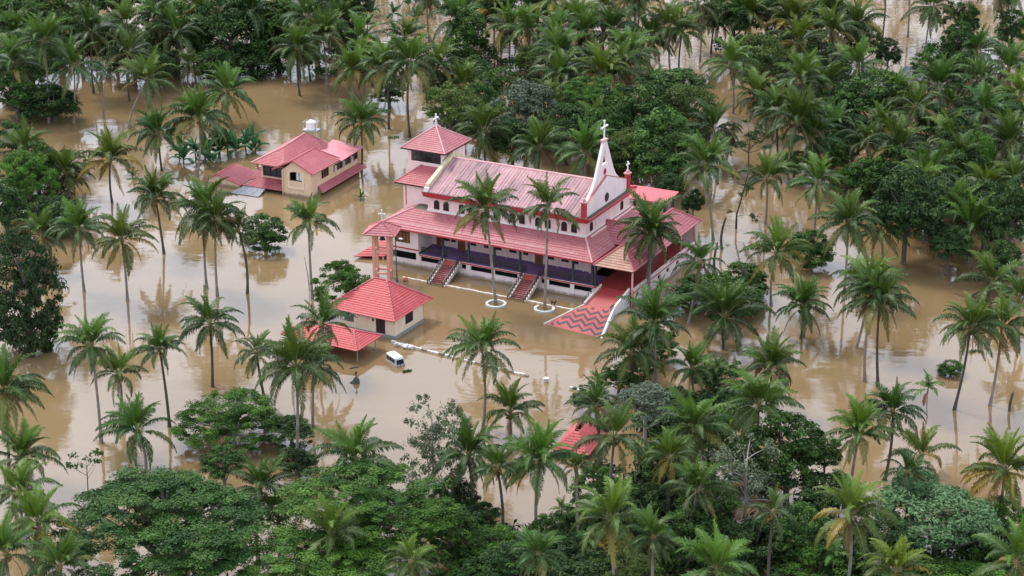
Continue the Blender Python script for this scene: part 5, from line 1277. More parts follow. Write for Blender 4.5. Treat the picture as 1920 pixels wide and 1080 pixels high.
MB().box(-0.18, -0.15, 2.86, 5.04, 1.26, 2.94).build('pane', M['glass'], wv)
e = 3.15
c4 = [(-11.6, -0.85, e), (0.45, -0.85, e), (0.45, 9.9, e), (-11.6, 9.9, e)]
ra, rb_ = (-6.2, 4.4, 7.0), (-4.1, 4.4, 7.0)
TR = M['tile_red']
rp = MB()
rp.roof(c4[0], c4[1], rb_, ra, row=0.38); rp.roof(c4[1], c4[2], rb_, rb_, row=0.38); rp.roof(c4[2], c4[3], ra, rb_, row=0.38); rp.roof(c4[3], c4[0], ra, ra, row=0.38)
rp = rp.build('roof', [TR], PV)
for a, b in ((c4[0], ra), (c4[1], rb_), (c4[2], rb_), (c4[3], ra), (ra, rb_)):
    n = 12
    for k in range(n):
        q0, q1 = lerp(a, b, k / n), lerp(a, b, (k + 0.94) / n)
        MB().tube([(q0[0], q0[1], q0[2] + .07), (q1[0], q1[1], q1[2] + .05)], [0.15, 0.11], 6).build('ridge_tile', M['tile_red'] if False else M['ridge'], rp)
# parking shelter
SH = thing('parking_shelter', 'low red hipped shelter roof on thin posts in front of the pavilion', 'shelter', PO, PY)
e = 1.95
c4 = [(-13.0, -10.3, e), (0.1, -10.3, e), (0.1, -3.5, e), (-13.0, -3.5, e)]
ra, rb_ = (-10.2, -6.9, 3.4), (-2.6, -6.9, 3.4)
rs = MB()
rs.roof(c4[0], c4[1], rb_, ra, row=0.38); rs.roof(c4[1], c4[2], rb_, rb_, row=0.38); rs.roof(c4[2], c4[3], ra, rb_, row=0.38); rs.roof(c4[3], c4[0], ra, ra, row=0.38)
rs = rs.build('roof', [TR], SH)
for a, b in ((c4[0], ra), (c4[1], rb_), (c4[2], rb_), (c4[3], ra), (ra, rb_)):
    n = 10
    for k in range(n):
        q0, q1 = lerp(a, b, k / n), lerp(a, b, (k + 0.94) / n)
        MB().tube([(q0[0], q0[1], q0[2] + .07), (q1[0], q1[1], q1[2] + .05)], [0.14, 0.1], 6).build('ridge_tile', M['ridge'], rs)
for q in ((-0.6, -9.2), (-0.5, -4.6), (-6.3, -9.2), (-6.3, -4.6), (-12.2, -9.2), (-12.2, -4.6)):
    MB().tube([(q[0], q[1], -1), (q[0], q[1], 2.1)], 0.09, 8).build('post', M['concrete'], SH)

# compound wall running away from the pavilion
def masonry(name, label, u0, v0, u1, v1, h, group=None):
    a, b = pw(u0, v0), pw(u1, v1)
    dx, dy = b[0] - a[0], b[1] - a[1]; L_ = math.hypot(dx, dy)
    t_ = thing(name, label, 'wall', a, math.atan2(dy, dx), group)
    x = 0.0; k = 0
    while x < L_ - 0.1:
        w_ = min(random.uniform(0.7, 1.2), L_ - x)
        MB().box(x + 0.01, x + w_ - 0.01, -0.16, 0.16, -0.8, h * (1 - 0.35 * x / L_) + random.uniform(-0.07, 0.05)).build('coping_stone', M['kerb'] if (x < 3 or k % 3) else M['mossy_wall'], t_)
        x += w_; k += 1
masonry('compound_wall', 'long low mossy compound wall running from the pavilion corner', 0.2, -1.3, 23.4, -2.4, 0.36, 'compound walls')
masonry('compound_wall', 'short stub of compound wall among palms beyond the gap', 30.4, -3.3, 34.5, -3.7, 0.35, 'compound walls')
gp = pw(2.6, -1.75)
GP = thing('rubble_heap', 'pale broken slabs heaped at the compound wall by the pavilion', 'rubble', gp, PY)
for k in range(9):
    x, y, z = random.uniform(-1.5, 1.5), random.uniform(-0.3, 0.3), random.uniform(0.15, 0.4)
    ch = MB().box(-random.uniform(.25, .5), random.uniform(.25, .5), -.2, .2, -.08, .08).build('slab', M['ringstone'], GP)
    ch.location = (x, y, z); ch.rotation_euler = (random.uniform(-.3, .3), random.uniform(-.3, .3), random.uniform(0, 3))
MB().box(-1.6, 1.6, -0.3, 0.3, -0.6, 0.25).build('base_block', M['kerb'], GP)
gpost = pw(26.43, -2.79)
t_ = thing('gate_post', 'lone pale gate post stump in the gap of the compound wall', 'post', gpost, PY)
MB().box(-0.22, 0.22, -0.22, 0.22, -0.8, 0.45).build('shaft', M['kerb'], t_)
MB().box(-0.32, 0.32, -0.32, 0.32, 0.45, 0.6).build('cap', M['white'], t_)

# van
vp = pw(4.5, -7.2)
VN = thing('van', 'white-roofed van flooded to its windows near the pavilion', 'van', (vp[0], vp[1], 0), PY + math.atan2(-1.6, 2.9))
VN.location.z = -0.3; VN.scale = (0.86, 0.9, 0.95)
v = MB()
prof = [(-1.75, -0.5), (1.75, -0.5), (1.78, 0.55), (1.55, 1.32), (1.35, 1.46), (-1.5, 1.48), (-1.68, 1.35), (-1.75, 0.6)]
W_ = 0.78
lower = [(x, -W_ * (1 if z < 0.6 else 0.93), z) for x, z in prof]
upper = [(x, W_ * (1 if z < 0.6 else 0.93), z) for x, z in prof]
v.poly(lower); v.poly(upper[::-1])
for k in range(8):
    j = (k + 1) % 8
    v.poly([lower[k], upper[k], upper[j], lower[j]])
v.build('body', M['van_paint'], VN)
rfv = MB().hexa([(-1.62, -0.76, 1.47), (1.42, -0.76, 1.47), (1.42, 0.76, 1.47), (-1.62, 0.76, 1.47), (-1.5, -0.64, 1.62), (1.3, -0.64, 1.62), (1.3, 0.64, 1.62), (-1.5, 0.64, 1.62)]).build('roof', M['tank'], VN)
for y, sgn in ((-1, -1), (1, 1)):
    for a, b in ((-1.55, -0.75), (-0.62, 0.25), (0.38, 1.2)):
        yo = sgn * 0.79
        MB().hexa([(a, yo * 0.97, 0.72), (b, yo * 0.97, 0.72), (b, yo * 1.0, 0.72), (a, yo * 1.0, 0.72), (a + .05, yo * 0.93, 1.28), (b - .05, yo * 0.93, 1.28), (b - .05, yo * 0.955, 1.28), (a + .05, yo * 0.955, 1.28)]).build('side_window', M['glass'], VN)
MB().hexa([(1.76, -0.66, 0.62), (1.80, -0.66, 0.62), (1.80, 0.66, 0.62), (1.76, 0.66, 0.62), (1.58, -0.6, 1.3), (1.62, -0.6, 1.3), (1.62, 0.6, 1.3), (1.58, 0.6, 1.3)]).build('rear_window', M['glass'], VN)
for y in (-0.62, 0.62): MB().box(1.765, 1.82, y - 0.1, y + 0.1, 0.15, 0.5).build('tail_lamp', M['red'], VN)
MB().box(1.77, 1.83, -0.05, 0.05, 0.0, 0.62).build('door_seam', M['dark'], VN)
MB().box(1.78, 1.9, -0.75, 0.75, -0.15, 0.08).build('bumper', M['dark'], VN)
for x in (-1.1, 1.1):
    for y in (-0.7, 0.7): MB().tube([(x, y - 0.08, -0.45), (x, y + 0.08, -0.45)], 0.28, 12).build('wheel', M['tyre'], VN)

# roadside shrine: dark dome with a small cross
sp_ = pw(3.57, -15.88)
SHR = thing('wayside_shrine', 'dark domed shrine with a small cross rising from open water', 'shrine', sp_, PY)
sh = MB(); sh.tube([(0, 0, -0.6), (0, 0, 0.1), (0, 0, 0.55), (0, 0, 0.8), (0, 0, 0.92)], [0.5, 0.5, 0.42, 0.26, 0.08], 12); sh.build('dome', M['mould'], SHR, True)
MB().box(-0.75, 0.1, -0.5, 0.45, -0.6, 0.12).build('step', M['mould'], SHR)
cross(SHR, 0, 0, 0.9, 0.85, 0.42, 'y', 0.09, M['dark'])

# ================================================================== YELLOW HOUSE
HY = R(-24.5)
HO = (-35.07, 339.71, 0)
HS = thing('house', 'cream house with red tiled roofs flooded to its upper floor', 'house', HO, HY)
def hw(u, v, z=0.0):
    c_, s_ = math.cos(HY), math.sin(HY)
    return (HO[0] + u * c_ - v * s_, HO[1] + u * s_ + v * c_, z)
TH = M['tile_house']
b = MB()
# projecting bay with arched balcony opening
b.box(-5.5, -4.3, 0, 0.25, -1, 4.7); b.box(-1.8, 0, 0, 0.25, -1, 4.7); b.box(-4.3, -1.8, 0, 0.25, -1, 2.72); b.box(-4.3, -1.8, 0, 0.25, 4.45, 4.7)
b.poly([(-5.5, 0, 4.7), (0, 0, 4.7), (-3.4, 0, 6.45)]); b.poly([(-5.5, 0.25, 4.7), (-3.4, 0.25, 6.45), (0, 0.25, 4.7)])
arc = [(-3.05 + 1.25 * math.cos(math.pi * k / 10), 4.05 + 0.4 * math.sin(math.pi * k / 10)) for k in range(11)]
for (xa, za), (xb, zb) in zip(arc, arc[1:]):
    b.hexa([(xb, 0, zb), (xa, 0, za), (xa, 0.25, za), (xb, 0.25, zb), (xb, 0, 4.46), (xa, 0, 4.46), (xa, 0.25, 4.46), (xb, 0.25, 4.46)])
b.box(-0.25, 0, 0.25, 3.7, -1, 4.7); b.box(-0.25, 0, 6.4, 8.0, -1, 4.7); b.box(-0.25, 0, 3.7, 6.4, -1, 2.45); b.box(-0.25, 0, 3.7, 6.4, 4.0, 4.7)
b.box(-5.5, -5.25, 0.25, 9.5, -1, 4.7)
b.box(-0.25, 0, 8.0, 17.5, -1, 2.4); b.box(-0.25, 0, 8.0, 17.5, 3.75, 4.5)
b.box(-11.6, -7.2, 2.5, 2.75, -1, 2.0); b.box(-11.6, -11.2, 2.5, 2.75, 2.0, 4.6); b.box(-7.2, -5.5, 2.5, 2.75, -1, 4.6); b.box(-11.2, -7.2, 2.5, 2.75, 3.9, 4.6)
b.box(-11.6, -11.35, 2.75, 16, -1, 4.6); b.box(-11.6, 0, 17.25, 17.5, -1, 4.6)
b.build('wall', M['cream'], HS)
MB().box(-5.7, -5.5, -0.25, 0.3, -1, 4.6).build('corner_pilaster', M['cream'], HS)
MB().box(-4.6, -1.4, -0.14, -0.003, 1.35, 1.6).build('balcony_moulding', M['cream_light'], HS)
MB().box(-4.7, -4.32, -0.08, -0.003, 1.6, 4.5).build('arch_trim', M['cream_light'], HS)
MB().box(-1.78, -1.4, -0.08, -0.003, 1.6, 4.5).build('arch_trim', M['cream_light'], HS)
MB().box(-5.2, -0.3, 1.5, 1.6, 2.5, 4.6).build('balcony_back_wall', M['void'], HS)  # coloured near black, balcony shade painted into the wall
aw = MB()
for x in (-3.3, -2.7, -2.1): aw.bar((x, 0.6, 2.75), (x, 0.6, 4.3), 0.08)
aw = aw.build('balcony_window', M['dark_wood'], HS)
for x in (-3.0, -2.4): MB().box(x - 0.22, x + 0.22, 0.58, 0.61, 2.8, 4.2).build('pane', M['white'], aw)
dw = MB().box(-11.2, -7.2, 2.72, 2.74, 2.0, 3.9).build('picture_window', M['glass'], HS)
wb = MB()
for k in range(4): wb.bar((-11.15 + k * 1.3, 2.66, 2.0), (-11.15 + k * 1.3, 2.66, 3.9), 0.07)
wb.build('mullion', M['dark'], dw)
for a, b_ in ((3.75, 4.55), (4.65, 5.45), (5.55, 6.35)):
    w_ = MB(); w_.bar((-0.1, a, 2.45), (-0.1, a, 4.0), 0.1); w_.bar((-0.1, b_, 2.45), (-0.1, b_, 4.0), 0.1); w_.bar((-0.1, a, 4.0), (-0.1, b_, 4.0), 0.1); w_.bar((-0.1, a, 2.48), (-0.1, b_, 2.48), 0.1)
    w_ = w_.build('window', M['wood'], HS)
    MB().box(-0.2, -0.17, a + .05, b_ - .05, 2.5, 3.95).build('pane', M['glass'], w_)
for k in range(6):
    a = 8.15 + k * 1.52
    w_ = MB(); w_.bar((-0.05, a, 2.4), (-0.05, a, 3.75), 0.12)
    w_ = w_.build('window', M['wood'], HS)
    MB().box(-0.2, -0.17, a + .1, a + 1.4, 2.42, 3.73).build('pane', M['glass'], w_)
    if k % 2 == 0:
        q = MB().box(0.0, 0.5, a + 0.2, a + 0.25, 2.45, 3.7).build('casement', M['white'], w_)
# roofs
EB = 4.55
h1 = MB().roof((0.7, -0.45, EB), (0.7, 9.7, EB), (-3.4, 7.3, 6.65), (-3.4, -0.45, 6.65), row=0.36)
h1.roof((-7.45, 7.3, EB), (-7.45, -0.45, EB), (-3.4, -0.45, 6.65), (-3.4, 7.3, 6.65), row=0.36)
h1 = h1.build('bay_roof', [TH], HS)
MB().tube([(-3.4, -0.5, 6.72), (-3.4, 7.3, 6.72)], 0.11, 6).build('ridge_cap', M['ridge'], h1)
MB().tube([(-3.4, 7.3, 6.72), (0.7, 9.7, EB + .1)], 0.11, 6).build('hip_cap', M['ridge'], h1)
for a, b_ in (((-3.4, -0.47, 6.62), (0.75, -0.47, EB)), ((-3.4, -0.47, 6.62), (-7.5, -0.47, EB))): MB().bar(a, b_, 0.06, 0.26).build('bargeboard', M['ridge'], h1)
R1, R2 = (-8.3, 5.2, 6.95), (-7.3, 10.8, 8.0)
h2 = MB().roof((-12.4, 0.6, 4.75), (-5.6, 0.6, 4.75), R1, R1, row=0.36)
h2.roof((-5.6, 0.6, 4.75), (-3.6, 12.2, 5.3), R2, R1, row=0.36)
h2.roof((-3.6, 12.2, 5.3), (-5.2, 16.0, 5.2), R2, R2, row=0.36)
h2.roof((-13.0, 16.0, 4.75), (-12.4, 0.6, 4.75), R1, R2, row=0.36)
h2.roof((-5.2, 16.0, 5.2), (-13.0, 16.0, 4.75), R2, R2, row=0.36)
h2 = h2.build('main_roof', [TH], HS)
for a, b_ in (((-12.4, 0.6, 4.82), (R1[0], R1[1], R1[2] + .06)), ((R1[0], R1[1], R1[2] + .06), (R2[0], R2[1], R2[2] + .06))): MB().tube([a, b_], 0.14, 6).build('ridge_cap', M['ridge_pale'], h2)
MB().roof((1.4, 8.6, 4.62), (1.0, 17.8, 4.62), (-5.2, 17.2, 5.35), (-3.9, 10.2, 5.35), row=0.9, lip=0.01).build('rear_sheet_roof', [M['sheet_pink']], HS)
MB().roof((1.25, 1.7, 0.62), (1.25, 18.3, 0.62), (0.02, 17.5, 1.6), (0.02, 2.4, 1.6), row=0.3).build('pent_roof', [TH], HS)
MB().roof((-13.9, -0.35, 0.72), (-5.72, -0.35, 0.72), (-5.72, 2.48, 1.75), (-11.7, 2.48, 1.75), row=0.33).build('pent_roof', [TH], HS)
# low side wing on the far side of the porch
h3 = MB().roof((-14.0, -0.7, 0.7), (-14.0, 6.4, 0.9), (-18.9, 6.0, 2.15), (-18.9, -0.7, 2.15), row=0.34)
h3.roof((-21.6, 6.4, 0.7), (-21.6, -0.7, 0.7), (-18.9, -0.7, 2.15), (-18.9, 6.0, 2.15), row=0.34)
h3.roof((-14.0, 2.0, 0.9), (-11.6, 2.6, 1.6), (-11.6, 6.0, 2.4), (-14.0, 6.4, 2.2), row=0.34)
h3 = h3.build('wing_roof', [TH], HS)
MB().tube([(-18.9, -0.75, 2.2), (-18.9, 6.0, 2.2)], 0.12, 6).build('ridge_cap', M['ridge'], h3)
for a, b_ in (((-18.9, -0.72, 2.14), (-13.9, -0.72, 0.7)), ((-18.9, -0.72, 2.14), (-21.7, -0.72, 0.7))): MB().bar(a, b_, 0.06, 0.24).build('bargeboard', M['ridge'], h3)
MB().poly([(-21.2, -0.4, -1), (-14.4, -0.4, -1), (-14.4, -0.4, 0.7), (-18.9, -0.4, 2.0), (-21.2, -0.4, 0.7)]).poly([(-21.2, -0.2, -1), (-21.2, -0.2, 0.7), (-18.9, -0.2, 2.0), (-14.4, -0.2, 0.7), (-14.4, -0.2, -1)]).poly([(-14.4, -0.4, -1), (-14.4, -0.2, -1), (-14.4, -0.2, .7), (-14.4, -0.4, .7)]).build('wing_gable', M['cream'], HS)
# terracotta balustrade behind the wing
for k in range(5):
    q = (-14.2 + 0.55 * k, 5.6 + 1.3 * k)
    MB().tube([(q[0], q[1], 2.2), (q[0], q[1], 2.5), (q[0], q[1], 2.9), (q[0], q[1], 3.3), (q[0], q[1], 3.6)], [0.2, 0.12, 0.3, 0.12, 0.2], 8).build('baluster', M['terracotta'], HS, True)
MB().bar((-14.4, 5.2, 2.1), (-11.8, 11.2, 2.1), 0.3).build('balustrade_rail', M['kerb'], HS)
# tilted grey panel lying on the porch
SP = thing('roof_sheet', 'tilted grey ribbed porch sheet at the water before the yellow house', 'roof sheet', HO, HY)
A_, B_, C_, D_ = (-14.4, -3.3, 0.1), (-8.9, -3.2, 0.1), (-9.2, -0.4, 0.62), (-13.3, -0.8, 0.66)
for k in range(4):
    a0, a1 = k / 4 + 0.006, (k + 1) / 4 - 0.006
    q = [lerp(A_, B_, a0), lerp(A_, B_, a1), lerp(D_, C_, a1), lerp(D_, C_, a0)]
    MB().hexa([(x, y, z - 0.06) for x, y, z in q] + q).build('panel', M['panel'], SP)
fr_ = MB(); fr_.bar(A_, B_, 0.1); fr_.bar(D_, C_, 0.1); fr_.bar(A_, D_, 0.1); fr_.bar(B_, C_, 0.1)
for q in (lerp(A_, D_, .15), lerp(B_, C_, .15), D_, C_): fr_.bar((q[0], q[1], -0.8), q, 0.08)
fr_.build('frame', M['steel'], SP)
# water tank on its stand
TS = thing('tank_stand', 'grey steel stand on the yellow house roof carrying the water tank', 'stand', hw(-7.3, 13.4, 0), HY)
ts = MB()
for sx in (-1.25, 1.25):
    for sy in (-0.9, 0.9): ts.bar((sx, sy, 5.6), (sx, sy, 9.6), 0.1)
for z in (6.3, 9.5):
    for sy in (-0.9, 0.9): ts.bar((-1.25, sy, z), (1.25, sy, z), 0.07)
    for sx in (-1.25, 1.25): ts.bar((sx, -0.9, z), (sx, 0.9, z), 0.07)
ts.bar((-1.25, -0.9, 5.7), (1.25, -0.9, 7.8), 0.05); ts.bar((1.25, -0.9, 5.7), (-1.25, -0.9, 7.8), 0.05)
ts.build('frame', M['steel'], TS)
MB().box(-1.5, 1.4, -1.0, 1.0, 7.85, 8.05).build('platform', M['steel'], TS)
WT = thing('water_tank', 'white ribbed plastic water tank on the roof stand', 'water tank', hw(-7.4, 13.4, 8.05), HY)
rad = []; pts_ = []
for k in range(9):
    pts_ += [(0, 0, 0.15 * k), (0, 0, 0.15 * k + 0.1)]; rad += [0.88, 0.92]
MB().tube(pts_ + [(0, 0, 1.42), (0, 0, 1.6)], rad + [0.8, 0.36], 20).build('barrel', M['tank'], WT, True)
MB().tube([(0, 0, 1.6), (0, 0, 1.72)], 0.34, 12).build('lid', M['tank'], WT)
MB().tube([(0.5, 0, 1.5), (0.95, 0, 1.75), (1.1, 0, 1.4)], 0.05, 6).build('pipe', M['white'], WT)

# ================================================================== other roofs
h = thing('red_roofed_hut', 'red tiled hut roof half hidden by palms in front of the compound', 'hut', (7.7, 238.5, 0), R(-20))
k4 = [(-1.8, -2.2, 0.8), (3.0, -2.2, 0.8), (3.0, 5.0, 0.8), (-1.8, 5.0, 0.8)]
hr_ = MB(); hr_.roof(k4[0], k4[1], (0.8, 0.4, 2.7), (0.2, 0.4, 2.7), row=0.4); hr_.roof(k4[1], k4[2], (0.8, 4.2, 2.7), (0.8, 0.4, 2.7), row=0.4); hr_.roof(k4[3], k4[0], (0.2, 0.4, 2.7), (0.2, 4.2, 2.7), row=0.4); hr_.roof(k4[2], k4[3], (0.2, 4.2, 2.7), (0.8, 4.2, 2.7), row=0.4)
hr_.build('roof', [M['tile_red']], h)
MB().box(-1.3, 2.5, -1.7, 4.5, -1, 0.85).build('wall', M['green_paint'], h)
h = thing('slate_roofed_hut', 'dark slate sheet roof showing among far palms', 'hut', (84.5, 414.5, 0), R(-24))
hs_ = MB(); hs_.roof((-4, -3.4, 1.9), (6, -3.4, 1.9), (6, 1, 3.4), (-2.2, 1, 3.4), row=0.9, lip=0.02); hs_.roof((-4, 5.4, 1.9), (-4, -3.4, 1.9), (-2.2, 1, 3.4), (-2.2, 1.1, 3.4), row=0.9, lip=0.02); hs_.roof((6, 5.4, 1.9), (-4, 5.4, 1.9), (-2.2, 1, 3.4), (6, 1, 3.4), row=0.9, lip=0.02)
hs_.build('roof', [M['slate']], h)
MB().box(-3.2, 5.4, -2.6, 4.6, -1, 2.0).build('wall', M['white'], h)

# thin bamboo pole leaning in the open water
t_ = thing('bamboo_pole', 'thin leaning bamboo pole standing in open water before the shrub', 'pole', (-31.3, 295.4, 0), 0)
MB().tube([(0, 0, -0.8), (-0.2, 0, 2.5), (-0.62, 0, 5.6)], [0.07, 0.06, 0.03], 6).build('shaft', M['bark_dark'], t_, True)
MB().tube([(-0.2, 0, 2.45), (-0.2, 0, 2.6)], 0.09, 6).build('joint', M['bark_tree'], t_)

# ================================================================== PALM FRONDS (shared meshes, unit length)
def frond_mesh(name, e0, e1, p=1.2, pairs=54, ll=0.19, lw=0.0165, droop=0.5, fold=0.25, seed=0, base_gap=0.16, mats=None, jag=0.2):
    rg = random.Random(seed)
    N = 14
    pts = [Vector((0, 0, 0))]; tans = []
    for k in range(N):
        t = (k + 0.5) / N
        th = R(e0 + (e1 - e0) * t ** p)
        tans.append(Vector((math.cos(th), 0, math.sin(th))))
        pts.append(pts[-1] + tans[-1] / N)
    tans.append(tans[-1])
    def at(t):
        x = min(t * N, N - 1e-6); i = int(x); fr = x - i
        return pts[i].lerp(pts[i + 1], fr), tans[i].lerp(tans[min(i + 1, N - 1)], fr).normalized()
    V, F = [], []
    # rachis: three-sided, tapering
    for k in range(0, N + 1, 2):
        P, T = pts[k], tans[min(k, N - 1)]
        Nn = Vector((0, 1, 0)).cross(T).normalized() * -1
        r = 0.0105 * (1 - k / N) + 0.002
        V += [P + Vector((0, r, 0)) , P - Vector((0, r, 0)), P + Nn * r * 0.8, P + Nn * r * 0.8]
    n = len(V) // 4
    for k in range(n - 1):
        a, b = k * 4, k * 4 + 4
        F += [(a, b, b + 2, a + 2), (a + 2, b + 2, b + 1, a + 1), (a, a + 1, b + 1, b)]
    F = [tuple(f) for f in F]
    for s in (-1, 1):
        for i in range(pairs):
            t = base_gap + (1 - base_gap) * (i + rg.uniform(0.1, 0.9)) / pairs
            P, T = at(t)
            up = Vector((0, 1, 0)).cross(T) * -1
            if up.z < 0 and abs(up.z) > 0.2: up = up
            q = (t - base_gap) / (1 - base_gap)
            length = ll * (0.45 + 0.55 * min(1, q / 0.22)) * (1 - 0.72 * max(0, q - 0.45) / 0.55) * rg.uniform(1 - jag, 1 + jag)
            a = R(68 - 42 * q + rg.uniform(-9, 9))
            d0 = (T * math.cos(a) + Vector((0, s, 0)) * math.sin(a) + up * (fold + rg.uniform(-0.12, 0.12))).normalized()
            dr = min(0.92, droop * rg.uniform(0.6, 1.5))
            d1 = (d0 * (1 - dr) + Vector((0, 0, -1)) * dr).normalized()
            wv = T * (lw / 2)
            m = P + d0 * length * 0.5
            e = m + d1 * length * 0.5
            i0 = len(V)
            V += [P - wv * 0.6, P + wv * 0.6, m + wv, m - wv, e]
            F += [(i0, i0 + 1, i0 + 2, i0 + 3), (i0 + 3, i0 + 2, i0 + 4)]
    me = bpy.data.meshes.new(name)
    me.from_pydata([tuple(v) for v in V], [], F)
    me.materials.append(M['frond']); me.materials.append(M['rachis'])
    nr_ = (n - 1) * 3
    me.polygons.foreach_set('material_index', [1] * nr_ + [0] * (len(F) - nr_))
    me.update()
    return me
FR = {}
FR['spear'] = [frond_mesh('frond', 85, 68, 1.3, 46, 0.17, 0.021, 0.08, 0.75, 1), frond_mesh('frond', 79, 50, 1.5, 48, 0.18, 0.021, 0.12, 0.65, 2)]
FR['young'] = [frond_mesh('frond', 72, 14, 1.8, 58, 0.215, 0.023, 0.3, 0.45, 3), frond_mesh('frond', 66, -12, 1.9, 58, 0.215, 0.023, 0.38, 0.4, 4), frond_mesh('frond', 60, -26, 2.0, 58, 0.215, 0.023, 0.42, 0.35, 5)]
FR['mid'] = [frond_mesh('frond', 46, -52, 1.6, 60, 0.235, 0.024, 0.58, 0.2, 6), frond_mesh('frond', 36, -60, 1.4, 60, 0.235, 0.024, 0.62, 0.15, 7), frond_mesh('frond', 42, -44, 1.7, 60, 0.23, 0.024, 0.6, 0.2, 8)]
FR['low'] = [frond_mesh('frond', 16, -74, 1.15, 60, 0.235, 0.024, 0.68, 0.08, 9), frond_mesh('frond', 6, -78, 1.0, 60, 0.235, 0.024, 0.7, 0.08, 10), frond_mesh('frond', 22, -66, 1.25, 60, 0.23, 0.024, 0.66, 0.1, 11)]
FR['hang'] = [frond_mesh('frond', -20, -84, 0.8, 54, 0.20, 0.022, 0.7, 0.05, 12, jag=0.3), frond_mesh('frond', -34, -87, 0.7, 50, 0.19, 0.022, 0.7, 0.05, 13, jag=0.35)]
FR['dead'] = [frond_mesh('frond', -58, -89, 0.6, 36, 0.14, 0.018, 0.5, 0.0, 14, jag=0.4)]
AF = [frond_mesh('frond', 62, -22, 1.5, 26, 0.30, 0.05, 0.35, 0.35, 20, 0.1), frond_mesh('frond', 38, -50, 1.3, 26, 0.30, 0.05, 0.45, 0.25, 21, 0.1), frond_mesh('frond', 8, -70, 1.1, 24, 0.28, 0.05, 0.5, 0.15, 22, 0.1), frond_mesh('frond', 80, 45, 1.3, 22, 0.22, 0.045, 0.1, 0.6, 23, 0.1)]

nut = MB()
for k in range(9):
    a = 2.4 * k
    nut.ball((0.24 * math.cos(a), 0.24 * math.sin(a), -0.12 * (k % 4) - 0.1), 0.13, 0.13, 0.16, 6, 4)
NUT = nut.build('coconut_bunch', M['coconut'], None, True); NUT_ME = NUT.data; bpy.data.objects.remove(NUT)
boot = MB().tube([(0, 0, -0.75), (0, 0, -0.35), (0, 0, 0.0), (0, 0, 0.25)], [0.16, 0.24, 0.3, 0.12], 8)
BOOT = boot.build('leaf_base', M['coconut'], None, True); BOOT_ME = BOOT.data; bpy.data.objects.remove(BOOT)

TONE = {'g': (1.0, 1.0, 1.0), 'd': (0.72, 0.8, 0.85), 'y': (1.45, 1.18, 0.8), 'l': (1.22, 1.15, 1.05), 's': (1.15, 1.0, 0.95)}
AGE_COL = [(0.096, 0.165, 0.020), (0.072, 0.126, 0.019), (0.045, 0.080, 0.018), (0.052, 0.080, 0.018), (0.100, 0.100, 0.023), (0.150, 0.100, 0.048)]
KINDS_ = ['spear', 'young', 'mid', 'low', 'hang', 'dead']

def palm_trunk(mb, h, lean, leany, r0, r1, rg, n=10, sides=8):
    """gently bent, ringed, flared at the foot"""
    pts, rad = [], []
    bend = rg.uniform(0.9, 1.9)
    wob = rg.uniform(-0.45, 0.45)
    for k in range(n + 1):
        t = k / n
        z = -0.8 + (h + 0.8) * t
        pts.append((lean * t ** bend + wob * math.sin(math.pi * t), leany * t ** bend, z))
        rad.append(r1 + (r0 - r1) * (1 - t) ** 0.8 + (0.12 if k == 0 else 0.05 if k == 1 else 0))
    mb.tube(pts, rad, sides)

def coconut_palm(x, y, h, lean, L, tone, label, seed):
    rg = random.Random(seed)
    root = thing('coconut_palm', label, 'palm tree', (x, y, 0), 0, 'coconut palms standing in the flood')
    leany = rg.uniform(-0.6, 0.6)
    mb = MB(); palm_trunk(mb, h, lean, leany, 0.22, 0.13, rg)
    tr = mb.build('trunk', M['bark_dark'] if (tone == 'd' or rg.random() < 0.22) else M['bark'], root, True)
    top = Vector((lean, leany, h))
    b = link('leaf_base', BOOT_ME, root); b.location = top; b.rotation_euler = (0, 0, rg.uniform(0, 6))
    n = {'s': 13}.get(tone, rg.choice((22, 26, 28, 30, 32, 34, 36)))
    if L < 3.6: n -= 5
    tc = TONE[tone]
    jt = rg.uniform(0.75, 1.25); hue = rg.uniform(-0.20, 0.12)
    a0 = rg.uniform(0, 6.28)
    skew = rg.uniform(-0.1, 0.1)
    # how far each palm is along: some carry more hanging fronds
    cuts = [0.15 + skew * .3, 0.40 + skew, 0.64 + skew, 0.86 + skew * .6, 0.985 if tone != 'y' else 0.93, 2]
    for k in range(n):
        age = (k + rg.uniform(0, 0.8)) / n
        ki = next(i for i, c_ in enumerate(cuts) if age < c_)
        me = rg.choice(FR[KINDS_[ki]])
        f = link('frond', me, root)
        az_ = a0 + k * 2.39996 + rg.uniform(-0.28, 0.28)
        f.rotation_euler = (rg.uniform(-0.45, 0.45), rg.uniform(-0.2, 0.2), az_)
        sc = L * (0.88 if ki == 0 else 0.98 if ki == 1 else 1.02 if ki in (2, 3) else 0.92) * rg.uniform(0.86, 1.08)
        f.scale = (sc, sc * rg.uniform(0.9, 1.1), sc)
        f.location = top + Vector((0.14 * math.cos(az_), 0.14 * math.sin(az_), 0.15 - 0.4 * age))
        c_ = AGE_COL[ki]
        v_ = jt * rg.uniform(0.82, 1.2)
        if ki in (3, 4) and rg.random() < (0.55 if tone == 'y' else 0.14): c_ = (0.17, 0.145, 0.035)
        f.color = (min(1, c_[0] * tc[0] * v_ * (1 + hue)), min(1, c_[1] * tc[1] * v_), min(1, c_[2] * tc[2] * v_), 1)
    if rg.random() < 0.65 and tone != 's':
        for q in range(rg.randint(1, 3)):
            o = link('coconut_bunch', NUT_ME, root)
            a = rg.uniform(0, 6.28)
            o.location = top + Vector((0.32 * math.cos(a), 0.32 * math.sin(a), -0.35)); o.rotation_euler = (0, 0, a); o.scale = (1.15,) * 3
    return root

for i, (x, y, h, lean, L, tone, label) in enumerate(COCONUT_PALMS):
    coconut_palm(x, y, h, lean, L, tone, label, 1000 + i)

